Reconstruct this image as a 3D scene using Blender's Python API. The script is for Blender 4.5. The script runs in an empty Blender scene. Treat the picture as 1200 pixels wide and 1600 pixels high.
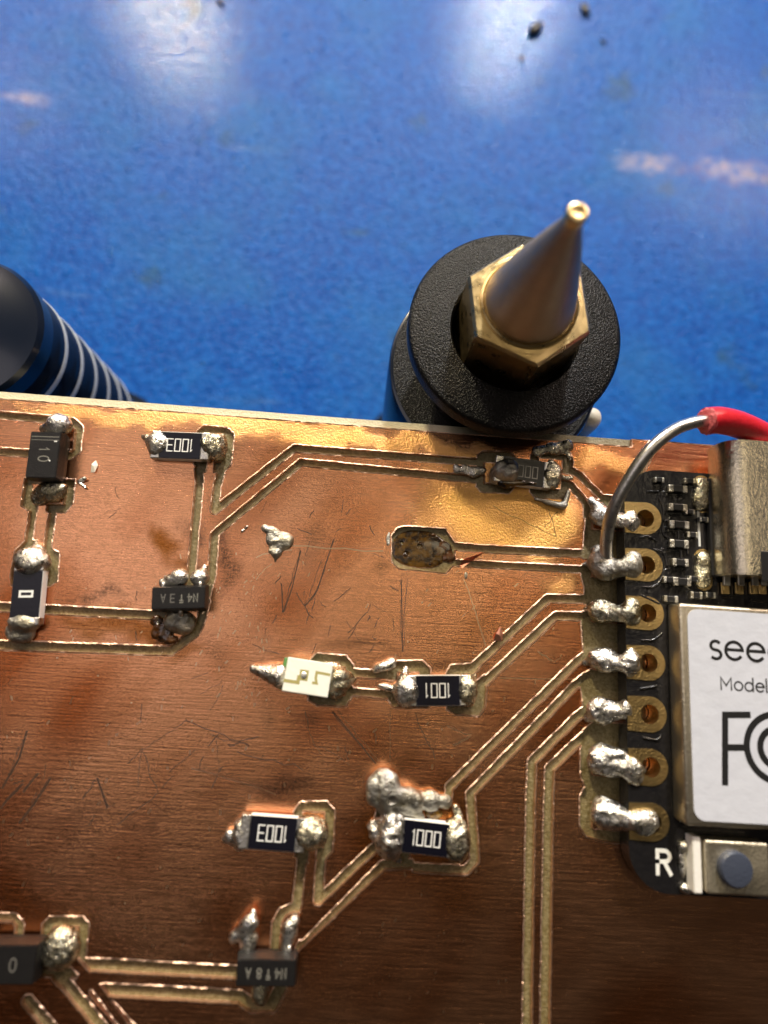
import bpy, bmesh, math, random
import numpy as np
from mathutils import Vector, Matrix
from mathutils.geometry import delaunay_2d_cdt

# ---------------------------------------------------------------- scene, camera, light  (1 unit = 1 mm)
S = bpy.context.scene
COL = S.collection
S.unit_settings.system = 'METRIC'; S.unit_settings.scale_length = 0.001; S.unit_settings.length_unit = 'MILLIMETERS'
S.render.resolution_x, S.render.resolution_y = 768, 1024
S.view_settings.view_transform = 'Standard'; S.view_settings.look = 'None'
S.view_settings.exposure = 0.0; S.view_settings.gamma = 1.0; S.view_settings.use_curve_mapping = False
S.cycles.use_denoising = True
S.cycles.max_bounces = 5; S.cycles.glossy_bounces = 4; S.cycles.diffuse_bounces = 2; S.cycles.transmission_bounces = 2
S.cycles.sample_clamp_indirect = 6.0

CAM_POS = Vector((0.0, -11.9155, 32.7737))
CAM_ROT = Matrix(((0.996879, 0.063581, 0.046803), (-0.071526, 0.9783, 0.194458), (-0.033424, -0.197199, 0.979794)))
cam = bpy.data.cameras.new('camera'); cam_ob = bpy.data.objects.new('camera', cam); COL.objects.link(cam_ob)
cam.sensor_fit = 'HORIZONTAL'; cam.sensor_width = 36.0; cam.lens = 36.0 * 950 / 1200
cam.clip_start = 0.5; cam.clip_end = 3000
cam.dof.use_dof = True; cam.dof.focus_distance = 34.6; cam.dof.aperture_fstop = 0.037; cam.dof.aperture_blades = 0
cam_ob.matrix_world = Matrix.Translation(CAM_POS) @ CAM_ROT.transposed().to_4x4()
S.camera = cam_ob

W = bpy.data.worlds.new('World'); S.world = W; W.use_nodes = True
W.node_tree.nodes['Background'].inputs[0].default_value = (1.0, 0.86, 0.72, 1)
W.node_tree.nodes['Background'].inputs[1].default_value = 0.024

def lamp(name, pos, target, w, h, power, col, shape='ELLIPSE'):
    l = bpy.data.lights.new(name, 'AREA'); l.shape = shape; l.size = w; l.size_y = h
    l.energy = power; l.color = col
    o = bpy.data.objects.new(name, l); COL.objects.link(o)
    o.location = pos
    o.rotation_euler = (Vector(target) - Vector(pos)).to_track_quat('-Z', 'Y').to_euler()
    return o
lamp('bench_lamp', (-155, 396, 246), (0, 0, 0), 46, 40, 2.4e6, (1.0, 0.86, 0.58))
lamp('bench_lamp', (77, 421, 244), (0, 0, 0), 36, 30, 2.4e6, (1.0, 0.97, 0.93))
lamp('fill_strip', (240, 328, 270), (0, 0, 0), 110, 14, 0.9e6, (1.0, 0.80, 0.66), 'RECTANGLE')  # unseen strip lamps added for warm reflections on the mat
lamp('fill_strip', (-270, 327, 262), (0, 0, 0), 80, 16, 0.4e6, (1.0, 0.82, 0.80), 'RECTANGLE')
lamp('overhead_fill', (-205, 40, 450), (0, -12, 0), 180, 230, 0.165e6, (1.0, 0.88, 0.86), 'RECTANGLE')  # unseen overhead panels, shaped to lay bright patches on the copper
lamp('overhead_fill', (-16, -20, 460), (0, -12, 0), 80, 160, 0.020e6, (1.0, 0.84, 0.60), 'RECTANGLE')  # warm panel added straight above for the central bright patch
lamp('overhead_fill', (112, 92, 450), (0, -12, 0), 100, 70, 0.10e6, (1.0, 0.82, 0.55), 'RECTANGLE')  # added to brighten the golden flux-filmed area

# ---------------------------------------------------------------- helpers
def at(px, py, z=0.0):
    """survey point of the 1200x1600 photograph -> point in mm at height z above the copper"""
    d = CAM_ROT.transposed() @ Vector(((px - 600) / 950, -(py - 800) / 950, -1))
    t = (z - CAM_POS.z) / d.z
    return CAM_POS + d * t

def xy(pts, z=0.0): return [at(a, b, z).xy for a, b in pts]

def tag(o, label=None, cat=None, group=None, kind=None):
    if label: o['label'] = label
    if cat: o['category'] = cat
    if group: o['group'] = group
    if kind: o['kind'] = kind
    return o

def empty(name, loc, rz=0.0, rx=0.0, ry=0.0):
    o = bpy.data.objects.new(name, None); COL.objects.link(o)
    o.location = loc; o.rotation_euler = (rx, ry, rz); o.empty_display_size = 0.5
    return o

def link(name, me, mat, parent=None, smooth=False):
    o = bpy.data.objects.new(name, me); COL.objects.link(o)
    if mat is not None: me.materials.append(mat)
    if smooth: me.shade_smooth()
    if parent is not None: o.parent = parent
    return o

def mesh(name, verts, faces, mat, parent=None, smooth=False):
    me = bpy.data.meshes.new(name); me.from_pydata([tuple(v) for v in verts], [], [tuple(f) for f in faces]); me.update()
    return link(name, me, mat, parent, smooth)

def bm_obj(name, bm, mat, parent=None, smooth=False):
    me = bpy.data.meshes.new(name); bm.normal_update(); bm.to_mesh(me); bm.free()
    return link(name, me, mat, parent, smooth)

def box(name, size, center, mat, parent=None, bev=0.03, seg=2, taper=None, smooth=False):
    bm = bmesh.new(); bmesh.ops.create_cube(bm, size=1)
    for v in bm.verts:
        k = 1.0
        if taper and v.co.z > 0: k = taper
        v.co = Vector((v.co.x * size[0] - (0 if k == 1 else math.copysign(1 - k, v.co.x)), v.co.y * size[1] - (0 if k == 1 else math.copysign(1 - k, v.co.y)), v.co.z * size[2])) + Vector(center)
    if bev: bmesh.ops.bevel(bm, geom=bm.edges[:], offset=bev, segments=seg, affect='EDGES', profile=0.5)
    return bm_obj(name, bm, mat, parent, smooth)

def lathe(name, prof, mat, parent=None, n=96, loc=(0, 0, 0), smooth=True, auto=35):
    vs, fs = [], []
    for r, z in prof:
        for i in range(n):
            a = 2 * math.pi * i / n; vs.append((r * math.cos(a) + loc[0], r * math.sin(a) + loc[1], z + loc[2]))
    for k in range(len(prof) - 1):
        for i in range(n):
            j = (i + 1) % n; fs.append((k * n + i, k * n + j, (k + 1) * n + j, (k + 1) * n + i))
    fs.append(tuple(range(n))[::-1]); fs.append(tuple((len(prof) - 1) * n + i for i in range(n)))
    o = mesh(name, vs, fs, mat, parent)
    if smooth:
        o.data.shade_smooth()
        o.data.set_sharp_from_angle(angle=math.radians(auto))
    return o

def tube(name, pts, rad, mat, parent=None, n=16, sub=8, caps=True, wob=0.0):
    P = [Vector(p) for p in pts]; R = rad if isinstance(rad, (list, tuple)) else [rad] * len(P)
    C, RR = [], []
    for i in range(len(P) - 1):
        p0, p1, p2, p3 = P[max(i - 1, 0)], P[i], P[i + 1], P[min(i + 2, len(P) - 1)]
        for k in range(sub):
            t = k / sub
            C.append(0.5 * ((2 * p1) + (p2 - p0) * t + (2 * p0 - 5 * p1 + 4 * p2 - p3) * t * t + (3 * p1 - p0 - 3 * p2 + p3) * t ** 3)); RR.append(R[i] * (1 - t) + R[i + 1] * t)
    C.append(P[-1]); RR.append(R[-1])
    vs, fs = [], []; rnd = random.Random(3)
    up = Vector((0, 0, 1)); t0 = (C[1] - C[0]).normalized()
    u = t0.cross(up)
    u = (t0.cross(Vector((1, 0, 0))) if u.length < 0.05 else u).normalized()
    for i, c in enumerate(C):
        t = (C[min(i + 1, len(C) - 1)] - C[max(i - 1, 0)]).normalized()
        u = (u - t * u.dot(t)).normalized(); w = t.cross(u)
        for k in range(n):
            a = 2 * math.pi * k / n; r = RR[i] * (1 + wob * rnd.uniform(-1, 1))
            vs.append(c + u * (r * math.cos(a)) + w * (r * math.sin(a)))
    for i in range(len(C) - 1):
        for k in range(n):
            j = (k + 1) % n; fs.append((i * n + k, i * n + j, (i + 1) * n + j, (i + 1) * n + k))
    if caps: fs.append(tuple(range(n))[::-1]); fs.append(tuple((len(C) - 1) * n + k for k in range(n)))
    o = mesh(name, vs, fs, mat, parent)
    o.data.shade_smooth(); o.data.set_sharp_from_angle(angle=math.radians(50))
    return o

# ---- strokes (printed lettering, fine scratches) as thin flat ribbons
def ribbon(strokes, w, z=0.0, closed_caps=True):
    vs, fs = [], []
    for si, st in enumerate(strokes):
        z += 0.0015 if si else 0.0
        st = [Vector(p) for p in st]; st = [p for i, p in enumerate(st) if i == 0 or (p - st[i - 1]).length > 1e-5]; n = len(st); loop = (st[0] - st[-1]).length < 1e-6 and n > 2
        b = len(vs)
        for i, p in enumerate(st):
            if loop:
                a, c = st[i - 1 if i > 0 else n - 2], st[i + 1 if i < n - 1 else 1]
            else:
                a, c = st[max(i - 1, 0)], st[min(i + 1, n - 1)]
            d1 = (p - a); d2 = (c - p)
            d1 = d1.normalized() if d1.length > 1e-9 else d2.normalized(); d2 = d2.normalized() if d2.length > 1e-9 else d1
            t = (d1 + d2)
            t = t.normalized() if t.length > 1e-6 else d1
            nn = Vector((-t.y, t.x)); k = min(1.0 / max(0.4, nn.dot(Vector((-d1.y, d1.x)))), 2.0)
            ww = w * k / 2
            q = p
            if closed_caps and not loop and i == 0: q = p - d2 * w * 0.5
            if closed_caps and not loop and i == n - 1: q = p + d1 * w * 0.5
            vs.append((q.x + nn.x * ww, q.y + nn.y * ww, z)); vs.append((q.x - nn.x * ww, q.y - nn.y * ww, z))
        for i in range(n - 1): fs.append((b + 2 * i, b + 2 * i + 1, b + 2 * i + 3, b + 2 * i + 2))
    return vs, fs

def arc(cx, cy, rx, ry, a0, a1, n=18):
    return [(cx + rx * math.cos(math.radians(a0 + (a1 - a0) * i / n)), cy + ry * math.sin(math.radians(a0 + (a1 - a0) * i / n))) for i in range(n + 1)]

GLYPH = {   # unit height 1, returns (strokes, advance)
    '0': ([[(0, 0), (.5, 0), (.5, 1), (0, 1), (0, 0)]], .74),
    '1': ([[(.12, .86), (.22, .98), (.22, 0)]], .50),
    '3': ([[(0, 1), (.5, 1), (.5, 0), (0, 0)], [(.06, .5), (.5, .5)]], .74),
    'N': ([[(0, 0), (0, 1), (.5, 0), (.5, 1)]], .74), '4': ([[(.4, 0), (.4, 1), (0, .35), (.55, .35)]], .74),
    'T': ([[(0, .8), (.4, .8)], [(.2, .8), (.2, .1)], [(0, 1.05), (.4, 1.05)]], .62), '8': ([arc(.25, .75, .2, .24, 0, 360), arc(.25, .25, .25, .26, 0, 360)], .74),
    'A': ([[(0, 0), (.27, 1), (.54, 0)], [(.1, .35), (.44, .35)]], .7),
    'o': ([arc(.33, .33, .33, .33, 0, 360, 28)], .86),
    'e': ([[(.02, .36), (.655, .36)], arc(.33, .33, .33, .33, 5, 315, 26)], .86),
    's': ([arc(.25, .48, .19, .17, 50, 250, 14)[:-1] + arc(.25, .15, .2, .165, 80, -130, 14)], .64),
    'd': ([arc(.33, .33, .33, .33, 0, 360, 28), [(.66, 0), (.66, 1)]], .9),
    'l': ([[(0, 0), (0, 1)]], .24), 'M': ([[(0, 0), (0, .92), (.42, .3), (.84, .92), (.84, 0)]], 1.1), ':': ([[(0, .08), (0, .1)], [(0, .5), (0, .52)]], .3),
    'R': ([[(0, 0), (0, 1)] + arc(.35, .76, .25, .24, 90, -90, 10) + [(0, .52)], [(.32, .52), (.62, 0)]], .8),
    ' ': ([], .4),
}
def text(name, s, h, w, origin, rot, mat, parent, z, center=True, sx=1.0, extra=0.0):
    out = []; x = 0
    for i, ch in enumerate(s):
        st, adv = GLYPH[ch]
        for k in st: out.append([Vector((p[0] * sx + x, p[1])) * h for p in k])
        x += adv * sx + extra
    x -= 0.2 * sx
    off = Vector((x * h / 2, h / 2)) if center else Vector((0, 0))
    R = Matrix.Rotation(rot, 2)
    out = [[(R @ (p - off)) + Vector(origin) for p in st] for st in out]
    vs, fs = ribbon(out, w, z)
    return mesh(name, vs, fs, mat, parent)

# ---- smooth-union solids (solder, flux, wax) by surface nets
def waves(P, freq, seed, n=10):
    r = np.random.RandomState(seed); out = np.zeros(P.shape[:-1])
    for i in range(n):
        d = r.normal(size=3); d /= np.linalg.norm(d); out += np.sin(P @ (d * freq * r.uniform(.6, 1.6)) + r.uniform(0, 6.28))
    return out / math.sqrt(n / 2) / 1.6

def surfnet(F, org, h):
    nx, ny, nz = F.shape; ins = F < 0
    acc = np.zeros((nx - 1, ny - 1, nz - 1, 3)); cnt = np.zeros((nx - 1, ny - 1, nz - 1))
    gi = np.stack(np.meshgrid(np.arange(nx - 1), np.arange(ny - 1), np.arange(nz - 1), indexing='ij'), -1).astype(float)
    cor = [(a, b, c) for a in (0, 1) for b in (0, 1) for c in (0, 1)]
    sl = lambda o: (slice(o[0], nx - 1 + o[0]), slice(o[1], ny - 1 + o[1]), slice(o[2], nz - 1 + o[2]))
    for A in cor:
        for ax in range(3):
            if A[ax]: continue
            B = tuple(1 if i == ax else A[i] for i in range(3))
            fa, fb = F[sl(A)], F[sl(B)]; m = (ins[sl(A)] != ins[sl(B)])
            t = np.where(m, fa / np.where(m, fa - fb, 1), 0)
            p = gi + np.array(A); p[..., ax] += t
            acc += p * m[..., None]; cnt += m
    act = cnt > 0; idx = -np.ones(act.shape, int); idx[act] = np.arange(act.sum())
    V = acc[act] / cnt[act][:, None] * h + org
    Q = []
    for ax in range(3):
        o1, o2 = (ax + 1) % 3, (ax + 2) % 3
        s0 = [slice(1, -1)] * 3; s1 = [slice(1, -1)] * 3; s0[ax] = slice(0, -1); s1[ax] = slice(1, None)
        a, b = ins[tuple(s0)], ins[tuple(s1)]
        I = np.argwhere(a != b)
        if not len(I): continue
        flip = a[tuple(I.T)]
        base = I.copy(); base[:, o1] += 1; base[:, o2] += 1
        def cell(d1, d2):
            c = base.copy(); c[:, o1] -= d1; c[:, o2] -= d2
            return idx[c[:, 0], c[:, 1], c[:, 2]]
        q = np.stack([cell(1, 1), cell(0, 1), cell(0, 0), cell(1, 0)], 1)
        q[~flip] = q[~flip][:, ::-1]
        Q.append(q)
    return V, np.concatenate(Q)

def blob(name, el, mat, parent=None, res=0.07, k=0.18, amp=0.03, freq=5.0, seed=1, zcut=-0.14, amp2=0.0, pits=(), rough=0.03):
    """el: ('c', (px,py,z), (px,py,z), r0, r1[, zs]) capsule or ('e', (px,py,z), rx, ry, rz[, deg]) ellipsoid"""
    E = []
    for e in el:
        if e[0] == 'c': E.append(('c', np.array(at(*e[1])), np.array(at(*e[2])), e[3], e[4], e[5] if len(e) > 5 else 1.0))
        else: E.append(('e', np.array(at(*e[1])), np.array(e[2:5]), math.radians(e[5] if len(e) > 5 else 0)))
    gw = 1.16 if parent is not None and parent.name.startswith('chip_resistor') else 1.0
    E = [(e[0], e[1], e[2] * gw, e[3]) if e[0] == 'e' else e for e in E]
    lo = np.full(3, 1e9); hi = -lo
    for e in E:
        if e[0] == 'c':
            for p, r in ((e[1], e[3]), (e[2], e[4])): lo = np.minimum(lo, p - r); hi = np.maximum(hi, p + r)
        else: lo = np.minimum(lo, e[1] - max(e[2])); hi = np.maximum(hi, e[1] + max(e[2]))
    lo -= 0.3; hi += 0.3; lo[2] = max(lo[2], zcut - 3 * res)
    n = np.ceil((hi - lo) / res).astype(int) + 1
    g = np.stack(np.meshgrid(*[lo[i] + res * np.arange(n[i]) for i in range(3)], indexing='ij'), -1)
    F = None
    for e in E:
        if e[0] == 'c':
            zs = np.array([1, 1, 1 / e[5]]); ba = (e[2] - e[1]) * zs; pa = (g - e[1]) * zs
            t = np.clip((pa @ ba) / max(ba @ ba, 1e-9), 0, 1)
            d = np.linalg.norm(pa - t[..., None] * ba, axis=-1) - (e[3] + (e[4] - e[3]) * t)
        else:
            p = g - e[1]; c, s = math.cos(e[3]), math.sin(e[3])
            p = np.stack([p[..., 0] * c + p[..., 1] * s, -p[..., 0] * s + p[..., 1] * c, p[..., 2]], -1)
            k0 = np.linalg.norm(p / e[2], axis=-1); k1 = np.linalg.norm(p / e[2] ** 2, axis=-1); d = k0 * (k0 - 1) / np.maximum(k1, 1e-6)
        if F is None: F = d
        else:
            hh = np.clip(0.5 + 0.5 * (F - d) / k, 0, 1); F = F * (1 - hh) + d * hh - k * hh * (1 - hh)
    F = F + amp * 0.8 * waves(g, freq * 0.8, seed) + amp2 * 1.0 * waves(g, freq * 2.2, seed + 7)
    if rough: F = F + rough * np.abs(waves(g, freq * 1.6, seed + 3))
    for q in pits:
        c = np.array(at(*q[:3])); F = np.maximum(F, q[3] - np.linalg.norm(g - c, axis=-1))
    F = np.maximum(F, zcut - g[..., 2])
    F[0], F[-1], F[:, 0], F[:, -1], F[:, :, 0], F[:, :, -1] = 1, 1, 1, 1, 1, 1
    V, Q = surfnet(F, lo, res)
    me = bpy.data.meshes.new(name); me.from_pydata(V.tolist(), [], Q.tolist()); me.update()
    o = link(name, me, mat, None, True)
    if parent is not None:
        o.parent = parent; o.matrix_parent_inverse = MW(parent).inverted()
    return o

def MW(o):
    m = Matrix.LocRotScale(o.location, o.rotation_euler, o.scale)
    return m if o.parent is None else MW(o.parent) @ o.matrix_parent_inverse @ m

# ---------------------------------------------------------------- materials
class NT:
    def __init__(s, name):
        s.m = bpy.data.materials.new(name); s.m.use_nodes = True; s.t = s.m.node_tree; s.b = s.t.nodes['Principled BSDF']
        s.co = s.n('ShaderNodeTexCoord').outputs['Object']
    def n(s, ty, **kw):
        x = s.t.nodes.new(ty)
        for k, v in kw.items(): setattr(x, k, v)
        return x
    def L(s, a, b):
        if isinstance(a, bpy.types.NodeSocket): s.t.links.new(a, b)
        else: b.default_value = a if not (isinstance(a, tuple) and len(a) == 3 and b.type == 'RGBA') else (*a, 1)
    def vec(s, sc=(1, 1, 1), loc=(0, 0, 0), src=None, rz=0.0):
        x = s.n('ShaderNodeMapping'); s.L(src or s.co, x.inputs[0]); x.inputs['Scale'].default_value = sc; x.inputs['Location'].default_value = loc; x.inputs['Rotation'].default_value = (0, 0, rz)
        return x.outputs[0]
    def noise(s, scale=1.0, detail=4, rough=0.55, vec=None, dist=0.0):
        x = s.n('ShaderNodeTexNoise'); s.L(vec or s.co, x.inputs['Vector']); x.inputs['Scale'].default_value = scale; x.inputs['Detail'].default_value = detail
        x.inputs['Roughness'].default_value = rough; x.inputs['Distortion'].default_value = dist
        return x.outputs['Fac']
    def vor(s, scale, vec=None, feature='F1'):
        x = s.n('ShaderNodeTexVoronoi', feature=feature); s.L(vec or s.co, x.inputs['Vector']); x.inputs['Scale'].default_value = scale
        return x.outputs['Distance']
    def rng(s, v, a, b, c=0.0, d=1.0):
        x = s.n('ShaderNodeMapRange'); x.clamp = True; s.L(v, x.inputs[0])
        for i, q in enumerate((a, b, c, d)): s.L(q, x.inputs[i + 1])
        return x.outputs[0]
    def math(s, op, a, b=0.0, c=0.0):
        x = s.n('ShaderNodeMath', operation=op); s.L(a, x.inputs[0]); s.L(b, x.inputs[1]); s.L(c, x.inputs[2])
        return x.outputs[0]
    def mix(s, f, a, b):
        x = s.n('ShaderNodeMix', data_type='RGBA'); s.L(f, x.inputs[0]); s.L(a, x.inputs[6]); s.L(b, x.inputs[7])
        return x.outputs[2]
    def spot(s, c, rx, ry, soft=0.5, wob=None, ang=0.0):
        """soft-edged region mask round a place on the board"""
        a = s.n('ShaderNodeVectorMath', operation='SUBTRACT'); s.L(wob or s.co, a.inputs[0]); a.inputs[1].default_value = (c[0], c[1], 0)
        v = s.vec((1 / rx, 1 / ry, 0), src=a.outputs[0]) if not ang else s.vec((1 / rx, 1 / ry, 0), src=s.vec(rz=-ang, src=a.outputs[0]))
        l = s.n('ShaderNodeVectorMath', operation='LENGTH'); s.L(v, l.inputs[0])
        return s.rng(l.outputs['Value'], 1.0, 1.0 - soft)
    def wob(s, scale, amt):
        x = s.n('ShaderNodeTexNoise'); s.L(s.co, x.inputs['Vector']); x.inputs['Scale'].default_value = scale; x.inputs['Detail'].default_value = 3
        a = s.n('ShaderNodeVectorMath', operation='MULTIPLY_ADD'); s.L(x.outputs['Color'], a.inputs[0]); a.inputs[1].default_value = (amt, amt, 0)
        b = s.n('ShaderNodeVectorMath', operation='SUBTRACT'); s.L(s.co, b.inputs[0]); b.inputs[1].default_value = (amt / 2, amt / 2, 0)
        s.L(b.outputs[0], a.inputs[2])
        return a.outputs[0]
    def mx(s, *m):
        r = m[0]
        for q in m[1:]: r = s.math('MAXIMUM', r, q)
        return r
    def set(s, **kw):
        names = dict(base='Base Color', metal='Metallic', rough='Roughness', coat='Coat Weight', coatr='Coat Roughness', spec='Specular IOR Level', aniso='Anisotropic', sss='Subsurface Weight', trans='Transmission Weight', alpha='Alpha')
        for k, v in kw.items(): s.L(v, s.b.inputs[names[k]])
        return s
    def bump(s, h, dist, strength=1.0, prev=None):
        x = s.n('ShaderNodeBump'); s.L(h, x.inputs['Height']); x.inputs['Distance'].default_value = dist; x.inputs['Strength'].default_value = strength
        if prev: s.L(prev, x.inputs['Normal'])
        s.L(x.outputs[0], s.b.inputs['Normal'])
        return x.outputs[0]

def simple(name, base, rough=0.4, metal=0.0, coat=0.0, bump=None, spec=0.5):
    m = NT(name); m.set(base=base, rough=rough, metal=metal, coat=coat, spec=spec)
    if bump: m.bump(m.noise(bump[0], 4), bump[1], 1.0)
    return m.m

# copper clad: brushed, tarnished in patches, filmed with flux in others
def mat_copper():
    m = NT('brushed_copper')
    at_ = m.n('ShaderNodeAttribute', attribute_name='film'); sp = m.n('ShaderNodeSeparateColor'); m.L(at_.outputs['Color'], sp.inputs[0])
    flux, brown, smudge, tar = sp.outputs[0], sp.outputs[1], sp.outputs[2], at_.outputs['Alpha']
    s1 = m.noise(1.0, 5, 0.7, m.vec((0.40, 9.5, 1), rz=0.012)); s2 = m.noise(1.0, 3, 0.65, m.vec((20, 4.0, 1), rz=0.75))
    gr = m.noise(8.0, 3, 0.7)
    base = m.mix(m.rng(tar, 0.2, 0.95), (0.90, 0.44, 0.235), (0.50, 0.16, 0.055))
    base = m.mix(m.math('MULTIPLY', m.rng(gr, 0.52, 0.70), m.rng(tar, 0.2, 0.9, 0.15, 0.6)), base, (0.48, 0.24, 0.14))
    base = m.mix(m.math('MULTIPLY', flux, m.rng(gr, 0.32, 0.55, 0.55, 1.0)), base, (0.98, 0.58, 0.17))
    base = m.mix(m.math('MULTIPLY', brown, m.rng(gr, 0.3, 0.62, 0.75, 1.0)), base, (0.34, 0.11, 0.015))
    base = m.mix(m.math('MULTIPLY', smudge, m.rng(gr, 0.34, 0.6, 0.25, 0.95)), base, (0.12, 0.065, 0.045))
    ro = m.math('ADD', m.rng(s1, 0.35, 0.65, RO0, RO1), m.math('MULTIPLY', flux, 0.24))
    m.set(base=base, metal=1.0, rough=ro, aniso=ANI)
    tn = m.n('ShaderNodeCombineXYZ'); tn.inputs[TAN].default_value = 1.0; m.L(tn.outputs[0], m.b.inputs['Tangent'])
    st = m.math('MULTIPLY', m.math('ADD', s1, m.math('MULTIPLY', s2, 0.35)), m.math('SUBTRACT', 1.0, m.math('MULTIPLY', flux, 0.8)))
    g2 = m.math('MULTIPLY', gr, m.math('ADD', m.math('MULTIPLY', flux, 4.5), 0.55))
    m.bump(m.math('ADD', st, g2), BD, 1.0)
    return m.m
RO0, RO1, ANI, TAN, BD = 0.17, 0.26, 0.50, 1, 0.016

def mat_cut_copper():
    m = NT('cut_copper_burr'); m.set(base=m.mix(m.noise(6, 3), (0.84, 0.52, 0.36), (0.94, 0.68, 0.54)), metal=1.0, rough=0.38)
    m.bump(m.noise(12, 3), 0.04, 1.0)
    return m.m

def mat_fr4():
    m = NT('glass_epoxy')
    y = m.n('ShaderNodeSeparateXYZ'); m.L(m.co, y.inputs[0])
    edge = m.math('MULTIPLY', m.rng(m.math('ADD', y.outputs[1], m.rng(m.noise(2.5, 3), 0.3, 0.7, -0.12, 0.12)), -0.75, -0.45), m.rng(y.outputs[0], 5.0, 8.0, 1.0, 0.35))
    fib = m.noise(1.0, 5, 0.65, m.vec((7, 7, 2)))
    base = m.mix(m.rng(fib, 0.35, 0.68), (0.125, 0.095, 0.03), (0.27, 0.225, 0.12))
    base = m.mix(edge, base, m.mix(fib, (0.62, 0.55, 0.36), (0.80, 0.76, 0.58)))
    m.set(base=base, rough=0.42, spec=0.5, coat=0.12, coatr=0.2)
    m.bump(m.math('ADD', fib, m.noise(9, 3)), 0.035, 1.0)
    return m.m

def mat_solder(name, base=(0.74, 0.73, 0.70), dark=(0.42, 0.40, 0.36), tint=(0.58, 0.52, 0.34), tintamt=0.5, r0=0.16, r1=0.42, bs=1.0):
    m = NT(name)
    a = m.noise(2.6, 5, 0.6); b = m.noise(1.3, 4, 0.6, m.vec(loc=(5, 3, 1)))
    c = m.mix(m.rng(a, 0.35, 0.68), base, dark)
    c = m.mix(m.math('MULTIPLY', m.rng(b, 0.46, 0.66), tintamt), c, tint)
    m.set(base=c, metal=1.0, rough=m.rng(m.noise(4.5, 4), 0.3, 0.7, r0, r1))
    n1 = m.bump(m.noise(2.6, 4, 0.6), 0.10 * bs, 1.0)
    m.bump(m.noise(8, 3, 0.65), 0.05 * bs, 0.8, n1)
    return m.m

M = {}
M['copper'] = mat_copper(); M['burr'] = mat_cut_copper(); M['fr4'] = mat_fr4()
M['solder'] = mat_solder('bright_solder', base=(0.90, 0.89, 0.87), dark=(0.46, 0.44, 0.39), tintamt=0.4, r0=0.16, r1=0.44)
M['solder_flux'] = mat_solder('flux_filmed_solder', base=(0.74, 0.72, 0.60), dark=(0.34, 0.30, 0.20), tintamt=0.8, r0=0.13, r1=0.4, bs=1.2)
M['solder_dull'] = mat_solder('dull_grey_solder', base=(0.56, 0.55, 0.51), dark=(0.30, 0.285, 0.25), tint=(0.42, 0.36, 0.22), tintamt=0.6, r0=0.3, r1=0.6)
M['tin'] = mat_solder('tinned_terminal', base=(0.78, 0.77, 0.74), dark=(0.60, 0.58, 0.54), tintamt=0.15, r0=0.25, r1=0.4, bs=0.4)
M['resin'] = simple('resistor_black_glaze', (0.004, 0.004, 0.009), 0.28, bump=(6, 0.008), spec=0.35)
M['ceramic'] = simple('white_alumina', (0.80, 0.79, 0.76), 0.5, bump=(9, 0.02))
M['print'] = simple('white_print', (0.80, 0.81, 0.80), 0.6)
M['print_dim'] = simple('worn_grey_print', (0.21, 0.205, 0.18), 0.6)
M['print_scuffed'] = simple('scuffed_grey_print', (0.42, 0.41, 0.36), 0.6)
M['print_faint'] = simple('faint_laser_mark', (0.13, 0.125, 0.115), 0.6)
def mat_moulding():
    m = NT('black_moulding'); m.set(base=m.mix(m.noise(3, 4), (0.007, 0.007, 0.008), (0.014, 0.013, 0.013)), rough=0.36, spec=0.35); m.bump(m.noise(14, 3, 0.6), 0.02, 1.0)
    return m.m
M['mould'] = mat_moulding()
def mat_flux(name, a, b, r):
    m = NT(name); m.set(base=m.mix(m.rng(m.noise(2.4, 5, 0.65), 0.4, 0.6), a, b), rough=r, coat=0.6, coatr=0.1); m.bump(m.noise(3, 4), 0.05, 1.0)
    return m.m
M['burnt'] = mat_flux('burnt_flux', (0.012, 0.007, 0.004), (0.10, 0.038, 0.010), 0.22)
M['amber'] = mat_flux('amber_flux', (0.30, 0.17, 0.028), (0.07, 0.03, 0.006), 0.2)
M['scorch'] = mat_flux('scorched_resin', (0.10, 0.05, 0.007), (0.012, 0.006, 0.003), 0.18)
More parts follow.
